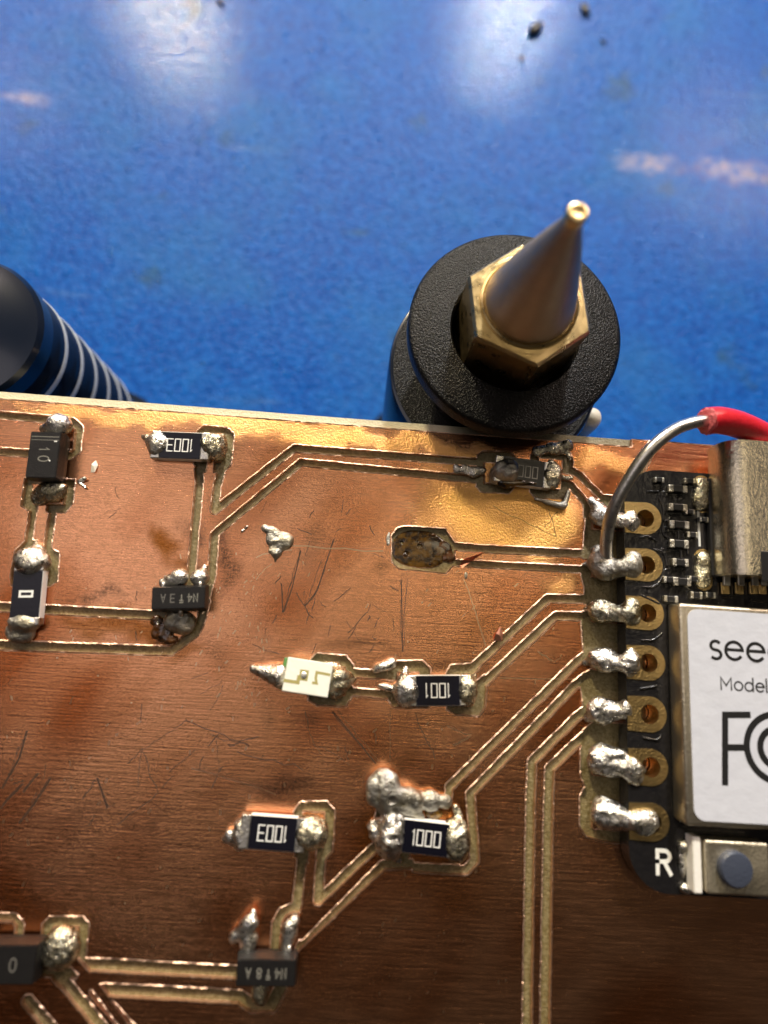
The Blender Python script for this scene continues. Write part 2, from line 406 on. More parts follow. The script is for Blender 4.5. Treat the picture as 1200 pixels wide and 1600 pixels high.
def mat_mat():
    m = NT('blue_vinyl')
    g = m.noise(1.7, 4, 0.62); g2 = m.vor(2.2); st = m.noise(0.07, 4, 0.6)
    c = m.mix(m.rng(g, 0.36, 0.66), (0.002, 0.052, 0.29), (0.007, 0.118, 0.48))
    c = m.mix(m.math('MULTIPLY', m.rng(st, 0.45, 0.75), 0.5), c, (0.025, 0.15, 0.36))
    c = m.mix(m.math('MULTIPLY', m.rng(m.noise(0.16, 5, 0.6, m.vec(loc=(31, 7, 0))), 0.62, 0.74), 0.6), c, (0.03, 0.07, 0.07))
    sc = m.rng(m.noise(1.0, 3, 0.6, m.vec((0.05, 0.5, 1), rz=0.5)), 0.66, 0.74)
    c = m.mix(m.math('MULTIPLY', sc, 0.25), c, (0.12, 0.22, 0.42))
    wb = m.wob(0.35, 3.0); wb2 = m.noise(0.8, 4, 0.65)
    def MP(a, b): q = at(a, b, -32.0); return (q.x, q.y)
    pale_streak = m.mx(m.spot(MP(1012, 255), 5.5, 1.9, 0.9, wb), m.spot(MP(1150, 268), 7.0, 2.2, 0.9, wb), m.spot(MP(40, 152), 4.0, 1.2, 1.0, wb))  # pale pinkish streaks mixed into the mat colour
    c = m.mix(m.math('MULTIPLY', pale_streak, m.rng(wb2, 0.36, 0.6, 0.1, 0.8)), c, (0.42, 0.36, 0.40))
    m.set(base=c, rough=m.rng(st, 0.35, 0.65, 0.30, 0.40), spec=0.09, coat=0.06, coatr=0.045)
    hgt = m.math('ADD', g, m.math('MULTIPLY', g2, 0.6))
    gl = m.rng(m.vor(0.75, m.vec(loc=(3, 5, 0))), 0.16, 0.02)
    hgt = m.math('ADD', hgt, m.math('MULTIPLY', gl, 1.6))
    m.bump(hgt, 0.12, 1.0)
    x = m.n('ShaderNodeBump'); m.L(hgt, x.inputs['Height']); x.inputs['Distance'].default_value = 0.028; m.L(x.outputs[0], m.b.inputs['Coat Normal'])
    return m.m
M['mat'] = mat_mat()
def mat_anod(name, base, rough, grain, coat=0.0, spec=0.4):
    m = NT(name); m.set(base=base, rough=rough, spec=spec, coat=coat, coatr=0.12)
    if grain: m.bump(m.math('ADD', m.noise(13, 2, 0.7), m.math('MULTIPLY', m.vor(9.0), 0.7)), grain, 1.0)
    return m.m
M['anod'] = mat_anod('grained_black_anodising', (0.002, 0.002, 0.0025), 0.30, 0.045, 0.0, 0.22)
M['anod_gloss'] = mat_anod('gloss_black_anodising', (0.003, 0.007, 0.018), 0.24, 0.0, 0.3)
M['bare'] = simple('worn_bare_aluminium', (0.72, 0.72, 0.66), 0.55, 0.6, bump=(4, 0.05))
def mat_brass(name, c1, c2, r0, r1, ringed):
    m = NT(name); c = m.mix(m.noise(0.9, 5, 0.65), c1, c2)
    m.set(base=c, metal=1.0, rough=m.rng(m.noise(2.0, 4), 0.3, 0.7, r0, r1))
    x = m.n('ShaderNodeVectorMath', operation='LENGTH'); m.L(m.vec((1, 1, 0)), x.inputs[0])
    z = m.n('ShaderNodeSeparateXYZ'); m.L(m.co, z.inputs[0])
    w = m.n('ShaderNodeTexNoise'); cb = m.n('ShaderNodeCombineXYZ'); m.L(x.outputs['Value'] if ringed else z.outputs[2], cb.inputs[0]); m.L(cb.outputs[0], w.inputs['Vector']); w.inputs['Scale'].default_value = 11; w.inputs['Detail'].default_value = 3
    n1 = m.bump(w.outputs['Fac'], 0.022, 1.0); m.bump(m.noise(5, 4), 0.006, 1.0, n1)
    return m.m
M['brass'] = mat_brass('machined_brass', (0.74, 0.56, 0.28), (0.54, 0.40, 0.19), 0.24, 0.40, True)
M['cone'] = mat_brass('heat_tinted_brass', (0.48, 0.385, 0.27), (0.36, 0.29, 0.22), 0.46, 0.56, False)
M['nylon'] = simple('white_nylon', (0.80, 0.76, 0.64), 0.5)
def mat_mask():
    m = NT('black_solder_mask'); m.set(base=m.mix(m.noise(2.2, 3), (0.006, 0.006, 0.008), (0.014, 0.013, 0.013)), rough=0.22, coat=0.4, coatr=0.08)
    m.bump(m.noise(2.6, 4, 0.6), 0.05, 1.0)
    return m.m
M['mask'] = mat_mask()
M['mask_edge'] = simple('cut_board_edge', (0.30, 0.26, 0.14), 0.6)
def mat_gold():
    m = NT('gold_plating'); m.set(base=m.mix(m.noise(3, 4), (0.80, 0.58, 0.26), (0.64, 0.46, 0.20)), metal=1.0, rough=0.30); m.bump(m.noise(8, 3), 0.03, 1.0)
    return m.m
M['gold'] = mat_gold()
def mat_steel(name, c1, c2, r):
    m = NT(name); m.set(base=m.mix(m.noise(1.1, 4), c1, c2), metal=1.0, rough=r, aniso=0.3)
    n1 = m.bump(m.noise(1, 4, 0.65, m.vec((9, 3, 3), rz=0.3)), 0.022, 1.0); m.bump(m.noise(7, 3), 0.02, 1.0, n1)
    return m.m
M['shell'] = mat_steel('stainless_shell', (0.84, 0.77, 0.62), (0.72, 0.65, 0.52), 0.24)
M['can'] = mat_steel('shield_can_steel', (0.66, 0.60, 0.48), (0.58, 0.52, 0.42), 0.36)
M['frame'] = mat_steel('button_frame_steel', (0.76, 0.69, 0.54), (0.66, 0.60, 0.47), 0.42)
def mat_paper():
    m = NT('glossy_white_sticker'); m.set(base=m.mix(m.noise(1.2, 4), (0.54, 0.57, 0.66), (0.60, 0.63, 0.72)), rough=0.30, coat=0.3, coatr=0.15); m.bump(m.noise(1.0, 3), 0.04, 1.0)
    return m.m
M['paper'] = mat_paper()
M['ink'] = simple('black_ink', (0.012, 0.012, 0.013), 0.45)
M['blue_rubber'] = simple('slate_button_plastic', (0.045, 0.055, 0.085), 0.38, bump=(8, 0.02))
M['silk'] = simple('white_silkscreen', (0.76, 0.77, 0.74), 0.5, bump=(9, 0.02))
M['tinned'] = mat_solder('tinned_copper_wire', base=(0.80, 0.79, 0.77), dark=(0.68, 0.66, 0.63), tint=(0.62, 0.52, 0.42), tintamt=0.25, r0=0.26, r1=0.36, bs=0.15)
def mat_red():
    m = NT('red_silicone'); m.set(base=(0.62, 0.016, 0.028), rough=0.36, sss=0.12, coat=0.2, coatr=0.2); m.b.inputs['Subsurface Radius'].default_value = (0.8, 0.2, 0.15); m.bump(m.noise(2.5, 4), 0.04, 1.0)
    return m.m
M['red'] = mat_red()
def mat_pink():
    m = NT('cut_pink_silicone'); m.set(base=m.mix(m.noise(4, 4), (0.72, 0.09, 0.11), (0.80, 0.22, 0.24)), rough=0.5); m.bump(m.noise(5, 4), 0.1, 1.0)
    return m.m
M['pink'] = mat_pink()
M['lens'] = simple('milky_led_resin', (0.80, 0.82, 0.74), 0.22, bump=(2, 0.03))
M['led_green'] = simple('green_led_base', (0.10, 0.24, 0.07), 0.4)
M['led_olive'] = simple('led_lead_frame', (0.36, 0.32, 0.12), 0.4)
M['led_die'] = simple('led_die', (0.62, 0.62, 0.58), 0.25, 0.6)
M['scratch'] = simple('dark_scratch', (0.05, 0.026, 0.016), 0.5, 0.2)
M['scratch_br'] = simple('bright_scratch', (0.90, 0.66, 0.42), 0.3, 1.0)
M['foil'] = simple('lifted_copper_foil', (0.74, 0.36, 0.25), 0.38, 0.9)
M['dark'] = simple('dark_plastic', (0.010, 0.010, 0.011), 0.4)

# ---------------------------------------------------------------- the bench mat
MAT_Z = -32.0
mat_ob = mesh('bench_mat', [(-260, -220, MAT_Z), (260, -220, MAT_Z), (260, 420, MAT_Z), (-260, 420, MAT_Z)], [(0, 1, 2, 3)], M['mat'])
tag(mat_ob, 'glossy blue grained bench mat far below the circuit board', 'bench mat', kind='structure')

# ---------------------------------------------------------------- the milled copper board
board = empty('circuit_board', (0, 0, -1.6))
tag(board, 'copper-clad circuit board with milled traces, brushed and scratched', 'circuit board')
BX0, BX1, BY0 = -27.0, 31.0, -34.0
TD = 0.20                                              # milling depth
H = 0.045
gx = np.arange(BX0 - 0.3, BX1 + 0.3, H); gy = np.arange(BY0 - 0.3, 0.3, H)
VOID = np.full((len(gx), len(gy)), 9.0)
def window(pts, r):
    a = np.array(pts); lo = a.min(0) - r; hi = a.max(0) + r
    i0, i1 = np.searchsorted(gx, [lo[0], hi[0]]); j0, j1 = np.searchsorted(gy, [lo[1], hi[1]])
    X, Y = np.meshgrid(gx[i0:i1], gy[j0:j1], indexing='ij')
    return (slice(i0, i1), slice(j0, j1)), np.stack([X, Y], -1)
def seg_d(P, a, b):
    ba = b - a; pa = P - a; t = np.clip((pa @ ba) / max(ba @ ba, 1e-12), 0, 1)
    return np.linalg.norm(pa - t[..., None] * ba, axis=-1)
def line_sdf(pts, w, P):
    d = None
    for a, b in zip(pts[:-1], pts[1:]):
        q = seg_d(P, np.array(a), np.array(b)); d = q if d is None else np.minimum(d, q)
    return d - w / 2
def poly_sdf(pts, P, r):
    d = None; ins = np.zeros(P.shape[:-1], bool); n = len(pts)
    for i in range(n):
        a, b = np.array(pts[i]), np.array(pts[(i + 1) % n]); q = seg_d(P, a, b); d = q if d is None else np.minimum(d, q)
        c = (a[1] > P[..., 1]) != (b[1] > P[..., 1])
        with np.errstate(divide='ignore', invalid='ignore'):
            ins ^= c & (P[..., 0] < (b[0] - a[0]) * (P[..., 1] - a[1]) / (b[1] - a[1] + 1e-12) + a[0])
    return np.where(ins, -d, d)
def cut(pts, w=0.46):
    w *= 0.90; p = xy(pts); s, P = window(p, 0.8); VOID[s] = np.minimum(VOID[s], line_sdf(p, w, P))
def area(pts, r=0.0):
    p = xy(pts); s, P = window(p, 0.8); VOID[s] = np.minimum(VOID[s], poly_sdf(p, P, r) - r)
def keep(pts, r=0.0):
    p = xy(pts); s, P = window(p, 0.6); VOID[s] = np.maximum(VOID[s], -(poly_sdf(p, P, r) - r))
def keepline(pts, w):
    p = xy(pts); s, P = window(p, 0.6); VOID[s] = np.maximum(VOID[s], -line_sdf(p, w, P))

# top border strip and its corner
s, P = window([(BX0 - 1, -0.5), (14.6, 0.5)], 0.5); VOID[s] = np.minimum(VOID[s], np.maximum(-(P[..., 1] + 0.46), P[..., 0] - 15.05))
cut([(1016, 694), (1014, 715), (1000, 742)], 0.34)
# top diode: U round its upper pad, pad below, neck, zero-ohm link
cut([(-60, 641), (0, 648), (112, 658), (124, 668), (120, 704), (108, 712), (60, 709), (-60, 701)])
area([(39, 746), (118, 749), (114, 786), (102, 801), (48, 800), (33, 790)])
area([(24, 860), (44, 840), (74, 853), (93, 864), (90, 908), (76, 917), (18, 915), (17, 898)])
cut([(52, 795), (45, 845)], 0.42); cut([(82, 800), (74, 858)], 0.42)
keep([(50, 755), (104, 757), (99, 788), (52, 788)]); keep([(34, 866), (75, 867), (72, 906), (31, 905)]); keepline([(66, 780), (61, 875)], 0.46)
cut([(-60, 944), (0, 948), (236, 961), (262, 962)], 0.5)
cut([(322, 940), (312, 975), (303, 990), (266, 1017), (0, 1008), (-60, 1006)], 0.5)
# first 1003: pad, vertical trace, long branch to the right
area([(309, 672), (318, 664), (356, 668), (366, 678), (361, 726), (348, 739), (312, 737), (302, 724), (301, 690)])
cut([(310, 732), (312, 750), (299, 893), (294, 925)]); cut([(346, 735), (339, 760), (335, 797)])
cut([(336, 797), (460, 700), (755, 723)]); cut([(335, 834), (470, 722), (755, 750)], 0.44)
cut([(335, 836), (331, 900), (322, 930)]); keep([(320, 677), (349, 680), (345, 722), (323, 721)]); keepline([(330, 710), (317, 850), (309, 910)], 0.42)
# damaged 1000 near the holder
area([(746, 712), (754, 705), (798, 706), (806, 716), (803, 762), (796, 771), (752, 769), (744, 760)])
area([(829, 712), (836, 699), (888, 698), (896, 722), (891, 757), (884, 779), (836, 779), (828, 768)])
cut([(890, 733), (906, 743), (940, 778), (985, 782)]); cut([(882, 752), (892, 757), (916, 786), (917, 806)], 0.42)
keep([(757, 722), (795, 724), (793, 756), (757, 755)]); keep([(842, 715), (880, 718), (876, 765), (842, 762)])
keepline([(705, 732), (770, 738)], 0.36); keepline([(870, 742), (897, 748), (935, 785), (950, 800)], 0.40)
# burnt pad and its trace
area([(612, 836), (621, 825), (634, 822), (696, 826), (709, 846), (712, 880), (697, 895), (623, 888), (613, 878)])
cut([(700, 852), (745, 857), (914, 865)], 0.46); cut([(690, 878), (740, 881), (914, 890)], 0.40)
# channel along the module
area([(916, 786), (945, 778), (1005, 780), (1010, 1322), (942, 1315), (917, 1307), (906, 1290), (906, 1243), (914, 1228), (907, 1211), (907, 1172), (911, 1158), (911, 1105), (908, 1072), (914, 1040), (911, 1010), (908, 970), (912, 945), (913, 918), (908, 900), (911, 860), (914, 820)])
for i, (a, b) in enumerate([(800, 827), (868, 902), (940, 972), (1016, 1047), (1095, 1128), (1170, 1212), (1250, 1296)]):
    keep([(926, a + 4), (990, a + 6), (992, b + 4), (926, b)])
keepline([(905, 877), (935, 880)], 0.34); keepline([(905, 949), (935, 951)], 0.36); keepline([(900, 1050), (935, 1030)], 0.5); keepline([(900, 1140), (935, 1115)], 0.42)
# third pin: trace to 1001
cut([(918, 936), (856, 935), (740, 1042)], 0.47); cut([(918, 963), (868, 962), (757, 1066)], 0.47)
area([(696, 1055), (704, 1039), (741, 1037), (758, 1055), (760, 1078), (757, 1107), (749, 1119), (712, 1116), (698, 1108)])
keep([(706, 1055), (742, 1057), (740, 1102), (706, 1100)]); keepline([(730, 1070), (862, 949), (915, 949)], 0.36)
area([(607, 1044), (620, 1032), (660, 1032), (673, 1045), (670, 1106), (614, 1105), (606, 1092)])
area([(483, 1034), (494, 1021), (541, 1024), (552, 1040), (551, 1086), (540, 1104), (496, 1102), (482, 1093)])
cut([(545, 1051), (615, 1055)], 0.46); cut([(545, 1080), (612, 1086)], 0.44)
keep([(497, 1040), (540, 1042), (540, 1088), (497, 1086)]); keep([(621, 1050), (655, 1050), (655, 1092), (621, 1090)]); keepline([(520, 1064), (640, 1070)], 0.40)
# fourth and fifth pins
cut([(914, 1024), (899, 1036), (702, 1230)], 0.46); cut([(914, 1058), (899, 1070), (735, 1240), (738, 1280), (742, 1345), (728, 1360), (650, 1356)], 0.47)
cut([(702, 1230), (700, 1250)], 0.4)
cut([(914, 1110), (899, 1122), (831, 1190), (829, 1250), (822, 1700)], 0.50); cut([(914, 1150), (899, 1162), (859, 1201), (857, 1250), (850, 1700)], 0.52)
# second 1003 and lower 1000
area([(459, 1269), (469, 1253), (510, 1252), (523, 1265), (519, 1331), (507, 1345), (486, 1350), (466, 1348), (460, 1330)])
cut([(472, 1340), (463, 1420)], 0.46); cut([(501, 1345), (497, 1408), (583, 1326)], 0.48); cut([(460, 1482), (597, 1352), (640, 1350)], 0.48)
cut([(460, 1418), (442, 1425), (432, 1442), (427, 1505)], 0.46)
keep([(472, 1268), (508, 1270), (505, 1325), (472, 1322)]); keepline([(490, 1310), (482, 1420), (455, 1480)], 0.42)
area([(578, 1300), (590, 1260), (635, 1262), (640, 1340), (620, 1352), (590, 1335)]); keep([(592, 1280), (632, 1280), (632, 1330), (598, 1325)]); keepline([(470, 1462), (610, 1320)], 0.42)
# bottom row
area([(66, 1444), (78, 1432), (130, 1432), (139, 1443), (132, 1510), (118, 1530), (60, 1525)]); keep([(80, 1450), (122, 1450), (116, 1512), (76, 1510)])
cut([(120, 1508), (150, 1508), (372, 1520), (400, 1523)], 0.62); cut([(230, 1640), (150, 1550), (165, 1547), (375, 1558), (395, 1572), (424, 1572), (438, 1545), (440, 1520)], 0.62)
cut([(190, 1645), (105, 1540), (90, 1525)], 0.6); cut([(44, 1565), (95, 1625)], 0.6); cut([(-60, 1432), (22, 1434), (31, 1446), (28, 1470)], 0.4)
keepline([(100, 1490), (140, 1529), (220, 1640)], 0.42); keepline([(130, 1529), (400, 1541)], 0.34)

rs = np.random.RandomState(5)
X, Y = np.meshgrid(gx, gy, indexing='ij')
P2 = np.stack([X, Y, np.zeros_like(X)], -1)
near = np.abs(VOID) < 0.12
jit = np.zeros_like(VOID); Pn = P2[near]
jit[near] = 0.008 * waves(Pn, 6, 11) + 0.013 * waves(Pn, 38, 12) + rs.normal(size=len(Pn)) * 0.006
CU = np.maximum(-(VOID + jit), np.maximum(np.maximum(BX0 - X, X - BX1), np.maximum(BY0 - Y, Y + 0.0)))   # <0 where copper

def contours(F):
    ins = F < 0; nx, ny = F.shape
    segs = {}
    pts = {}
    A = ins[:-1, :-1] * 1 + ins[1:, :-1] * 2 + ins[1:, 1:] * 4 + ins[:-1, 1:] * 8
    T = {1: [(3, 0)], 2: [(0, 1)], 3: [(3, 1)], 4: [(1, 2)], 5: [(3, 0), (1, 2)], 6: [(0, 2)], 7: [(3, 2)], 8: [(2, 3)], 9: [(2, 0)], 10: [(0, 1), (2, 3)], 11: [(2, 1)], 12: [(1, 3)], 13: [(1, 0)], 14: [(0, 3)]}
    def ek(i, j, e): return ((i, j, 0), (i + 1, j, 1), (i, j + 1, 0), (i, j, 1))[e]
    def pos(k):
        i, j, d = k
        a = F[i, j]; b = F[i + 1, j] if d == 0 else F[i, j + 1]; t = min(max(a / (a - b), 0.02), 0.98)
        return (gx[i] + (t * H if d == 0 else 0), gy[j] + (t * H if d == 1 else 0))
    for i, j in np.argwhere((A > 0) & (A < 15)):
        for a, b in T[int(A[i, j])]: segs[ek(i, j, a)] = ek(i, j, b)
    loops = []
    while segs:
        k0, k = segs.popitem(); lp = [k0]
        while k != k0:
            lp.append(k); k = segs.pop(k)
        if len(lp) > 10: loops.append(np.array([pos(q) for q in lp]))
    return loops
loops = contours(CU)
GX, GY = np.gradient(CU, H)
def grad(p):
    i = np.clip(((p[:, 0] - gx[0]) / H).astype(int), 0, len(gx) - 2); j = np.clip(((p[:, 1] - gy[0]) / H).astype(int), 0, len(gy) - 2)
    g = np.stack([(GX[i, j] + GX[i + 1, j + 1]) / 2, (GY[i, j] + GY[i + 1, j + 1]) / 2], 1)
    for _ in range(2): g = (g + np.roll(g, 1, 0) + np.roll(g, -1, 0)) / 3
    return g / np.maximum(np.linalg.norm(g, axis=1), 1e-6)[:, None]
allv, alle, info = [], [], []
for lp in loops:
    n = grad(lp); inner = lp - n * 0.055; b = len(allv)
    allv += [Vector(v) for v in inner]; m_ = len(lp); alle += [(b + i, b + (i + 1) % m_) for i in range(m_)]
    info.append((b, lp, n, inner))
sp_ = 0.27
qx, qy = np.meshgrid(np.arange(BX0 + 0.3, BX1 - 0.2, sp_), np.arange(BY0 + 0.3, -0.2, sp_), indexing='ij')
qx = (qx + rs.uniform(-.06, .06, qx.shape)).ravel(); qy = (qy + rs.uniform(-.06, .06, qy.shape)).ravel()
ok = CU[((qx - gx[0]) / H).astype(int), ((qy - gy[0]) / H).astype(int)] < -0.2
allv += [Vector((float(a), float(b))) for a, b in zip(qx[ok], qy[ok])]
cv, ce, cf, ov, oe, of = delaunay_2d_cdt(allv, alle, [], 1, 1e-5)
cen = np.array([(cv[f[0]] + cv[f[1]] + cv[f[2]]) / 3 for f in cf])
ci_ = np.clip(((cen[:, 0] - gx[0]) / H), 0, len(gx) - 1.001); cj_ = np.clip(((cen[:, 1] - gy[0]) / H), 0, len(gy) - 1.001)
i0, j0 = ci_.astype(int), cj_.astype(int); u, w_ = ci_ - i0, cj_ - j0
val = CU[i0, j0] * (1 - u) * (1 - w_) + CU[i0 + 1, j0] * u * (1 - w_) + CU[i0, j0 + 1] * (1 - u) * w_ + CU[i0 + 1, j0 + 1] * u * w_
cf = [f for f, q in zip(cf, val) if q < -0.01]
par = list(range(len(cv)))
def find(a):
    while par[a] != a: par[a] = par[par[a]]; a = par[a]
    return a
for f in cf:
    r = find(f[0])
    for q in f[1:]: par[find(q)] = r
o2n = {}
for i, l in enumerate(ov):
    for q in l: o2n.setdefault(q, i)
comp = {}
for f in cf: comp.setdefault(find(f[0]), [[], []])[0].append(f)
for k, (b, lp, n, inner) in enumerate(info):
    cands = [find(o2n[b + i]) for i in range(0, len(lp), max(1, len(lp) // 9)) if b + i in o2n]
    cands = [c for c in cands if c in comp]
    if cands: comp[max(set(cands), key=cands.count)][1].append(k)
def tri_area(f): 
    a, b, c = cv[f[0]], cv[f[1]], cv[f[2]]; return abs((b - a).cross(c - a)) / 2
def films(p):
    '''where flux, scorched film, soot and tarnish lie on the copper: RGBA = flux, brown, smudge, tarnish'''
    p = np.asarray(p, float); p3 = np.concatenate([p[:, :2], np.zeros((len(p), 1))], 1)
    w1 = np.stack([waves(p3, 1.6, 71), waves(p3, 1.6, 72)], 1) * 0.45 + np.stack([waves(p3, 5, 73), waves(p3, 5, 74)], 1) * 0.16
    def spot(L, soft):
        r = np.zeros(len(p))
        for px, py, rx, ry, k in L:
            c = np.array(at(px, py).xy); d = np.linalg.norm((p[:, :2] + w1 - c) / np.array([rx, ry]), axis=1)
            t = np.clip((1 - d) / soft, 0, 1); r = np.maximum(r, k * t * t * (3 - 2 * t))
        return r
    flux = spot([(775, 795, 5.6, 3.0, 1), (850, 825, 3.2, 2.4, 1), (700, 710, 5.0, 1.0, .7), (880, 910, 1.6, .8, .6), (300, 655, 15.0, 0.9, .5), (560, 690, 6.0, 0.8, .7), (950, 720, 2.5, 1.0, .5)], 0.6)
    brown = spot([(190, 980, 5.0, 0.75, .9), (240, 985, 1.8, 1.0, 1), (255, 1000, 1.6, .6, 1), (258, 862, 0.9, 1.7, 1), (245, 845, 0.5, 1.2, .8), (285, 890, 1.0, .6, .8), (690, 1300, 3.4, 2.8, 1), (600, 1290, 1.8, 2.0, .8), (285, 1010, 2.0, .6, .7), (745, 990, 2.2, 1.8, .4), (610, 1160, 2.0, 1.6, .35), (720, 1390, 4, 2, .4)], 0.8)
    smudge = spot([(303, 840, .8, 1.6, 1), (300, 890, .5, 1.5, 1), (352, 870, .7, 3.0, 1), (345, 800, .5, .6, .8), (30, 945, 2, .5, .8), (560, 690, 5, .35, .5), (720, 690, 2.5, .4, .8), (690, 1040, 1.6, .5, .9), (600, 880, .8, .5, .7), (560, 1008, 2.8, .5, .9), (440, 1228, 2.6, .6, 1), (740, 1035, 1.4, .9, .9), (500, 845, 1.3, 1.3, .5), (150, 932, 3.2, .45, .9), (340, 1010, 1.0, 1.2, .5), (248, 985, .9, .7, 1), (480, 1125, 1.2, .8, .8), (360, 690, 1.2, .8, .5), (415, 1120, .9, 1.4, .4), (230, 1275, 2.5, .5, .4), (100, 1290, 3, 1.0, .3), (620, 840, .6, 1.6, .4)], 1.0)
    tar = np.clip(0.5 + 0.30 * waves(p3, 0.32, 75) + 0.22 * waves(p3, 0.9, 76) + 0.14 * waves(p3, 2.6, 77) - 0.25 * np.clip((p[:, 1] + 14) / 12, 0, 1) * np.clip((-p[:, 0] - 4) / 8, 0, 1), 0, 1)
    return np.stack([flux, brown, smudge, tar], 1)
order = sorted(comp.values(), key=lambda c: -sum(tri_area(f) for f in c[0]))
for ci, (fs, lps) in enumerate(order):
    ar = sum(tri_area(f) for f in fs)
    if ar < 0.04: continue
    used = sorted({q for f in fs for q in f}); ix = {q: i for i, q in enumerate(used)}
    V = [(cv[q].x, cv[q].y, 0.0) for q in used]; Fc = []
    for f in fs:
        a, b, c = (cv[q] for q in f); g = [ix[q] for q in f]
        Fc.append(tuple(g) if (b - a).cross(c - a) > 0 else tuple(g[::-1]))
    ntop = len(Fc)
    for k in lps:
        b0, lp, n, inner = info[k]; m_ = len(lp); b = len(V)
        zr = 0.022 + 0.022 * waves(np.concatenate([lp, np.zeros((m_, 1))], 1), 15, 4)
        edge = (np.abs(lp[:, 0] - BX0) < .1) | (np.abs(lp[:, 0] - BX1) < .1) | (np.abs(lp[:, 1] - BY0) < .1)
        zr = np.where(edge, 0, np.maximum(zr, 0.0))
        out = lp + n * 0.02
        V += [(p[0], p[1], 0.0) for p in inner] + [(lp[i, 0], lp[i, 1], zr[i]) for i in range(m_)] + [(out[i, 0], out[i, 1], -TD - 0.02) for i in range(m_)]
        for i in range(m_):
            j = (i + 1) % m_
            Fc.append((b + i, b + m_ + i, b + m_ + j, b + j)); Fc.append((b + m_ + i, b + 2 * m_ + i, b + 2 * m_ + j, b + m_ + j))
    nm = 'copper_pour' if ar > 25 else ('copper_trace' if len(lps) and len(info[lps[0]][1]) * H > 5.2 else 'copper_pad')
    o = mesh(nm, V, Fc, M['copper'], board); o.matrix_parent_inverse = MW(board).inverted()
    o.data.materials.append(M['burr'])
    mi = np.zeros(len(Fc), int); mi[ntop:] = 1; o.data.polygons.foreach_set('material_index', mi)
    at_ = o.data.attributes.new('film', 'FLOAT_COLOR', 'POINT'); at_.data.foreach_set('color', films([q[:2] for q in V]).ravel().astype(np.float32))
    o.data.update()

# glass-epoxy base seen in the milled channels
bm = bmesh.new()
nxs, nys = 60, 36
bmesh.ops.create_cube(bm, size=1)
for v in bm.verts: v.co = Vector(((BX0 + BX1) / 2 + v.co.x * (BX1 - BX0 - 0.02), (BY0) / 2 + v.co.y * (-BY0 - 0.02) if False else BY0 / 2 + v.co.y * (-BY0), -TD + (0 if v.co.z > 0 else -1.37)))
o = bm_obj('substrate', bm, M['fr4'], board); o.matrix_parent_inverse = MW(board).inverted()

# scratches in the copper
rnd = random.Random(21)
def wig(a, b, n=5, amp=1.2):
    amp *= 1.5
    out = []
    for i in range(n + 1):
        t = i / n; out.append((a[0] + (b[0] - a[0]) * t + rnd.uniform(-amp, amp), a[1] + (b[1] - a[1]) * t + rnd.uniform(-amp, amp)))
    return out
DK = [wig((442, 957), (440, 910)), wig((442, 957), (470, 858)), wig((450, 924), (470, 860)), wig((476, 948), (494, 925)), wig((494, 925), (522, 842)), wig((476, 948), (503, 874)), wig((464, 927), (488, 966)), wig((500, 940), (508, 950)),
      wig((520, 941), (548, 920)), wig((581, 944), (545, 990)), wig((581, 944), (602, 958)), wig((541, 968), (562, 1003)), wig((545, 1000), (556, 980)), wig((575, 970), (578, 962)), wig((587, 980), (591, 966)), wig((586, 1000), (582, 994)),
      wig((626, 905), (628, 1020), 6), wig((636, 903), (630, 1015), 6), wig((610, 1106), (609, 1190), 6, .6), wig((518, 1112), (586, 1192), 6), wig((528, 1110), (594, 1192), 6), wig((648, 1115), (680, 1185), 6),
      wig((395, 1008), (438, 1022)), wig((390, 1015), (385, 1050)), wig((392, 980), (386, 1015)), wig((340, 1145), (322, 1168)), wig((318, 1190), (308, 1220)), wig((10, 1170), (40, 1145)), wig((2, 1228), (45, 1150)), wig((30, 1285), (55, 1232)), wig((42, 1270), (78, 1240)), wig((0, 1255), (30, 1243)),
      wig((185, 780), (180, 760)), wig((165, 800), (190, 795)), wig((170, 810), (180, 800)), wig((330, 1150), (390, 1165), 6, 2), wig((370, 1175), (470, 1200), 7, 3), wig((340, 1210), (346, 1200)), wig((405, 1150), (360, 1165)), wig((770, 793), (868, 838), 7, 2), wig((858, 795), (870, 838), 5, 1), wig((872, 800), (850, 826), 5, 1),
      wig((212, 985), (214, 1000)), wig((480, 1130), (500, 1180), 6, 2), wig((212, 925), (213, 938)), wig((540, 1168), (545, 1188)), wig((588, 1160), (585, 1140)), wig((500, 1165), (545, 1195), 6, 2)]
DK = DK[:23] + [wig((5, 1230), (42, 1140), 5, 1.5), wig((0, 1262), (36, 1225), 4, 1.2), wig((35, 1235), (60, 1208), 4, 1), wig((30, 1285), (78, 1215), 5, 1), wig((152, 1216), (170, 1262), 5, 1.5), wig((152, 1216), (128, 1248), 5, 1.5), wig((165, 1265), (180, 1255), 3, 1), wig((185, 1290), (245, 1240), 6, 1.5), wig((245, 1240), (222, 1172), 6, 2), wig((200, 1192), (222, 1170), 4, 1), wig((222, 1170), (280, 1135), 6, 1.5), wig((280, 1135), (290, 1125), 3, 1), wig((290, 1126), (390, 1165), 7, 1.2), wig((222, 1172), (215, 1230), 5, 1), wig((265, 1205), (306, 1170), 5, 1.2), wig((340, 1148), (325, 1166), 3, .8), wig((338, 1150), (342, 1205), 5, 1), wig((342, 1205), (348, 1198), 3, .6), wig((310, 1205), (318, 1180), 4, 1), wig((220, 1100), (221, 1130), 4, 1), wig((405, 1190), (412, 1180), 3, .6), wig((140, 1290), (148, 1272), 3, .8), wig((310, 1085), (350, 1065), 4, 2), wig((350, 1070), (330, 1110), 4, 2), wig((300, 1062), (325, 1050), 3, 1)] + DK[32:]
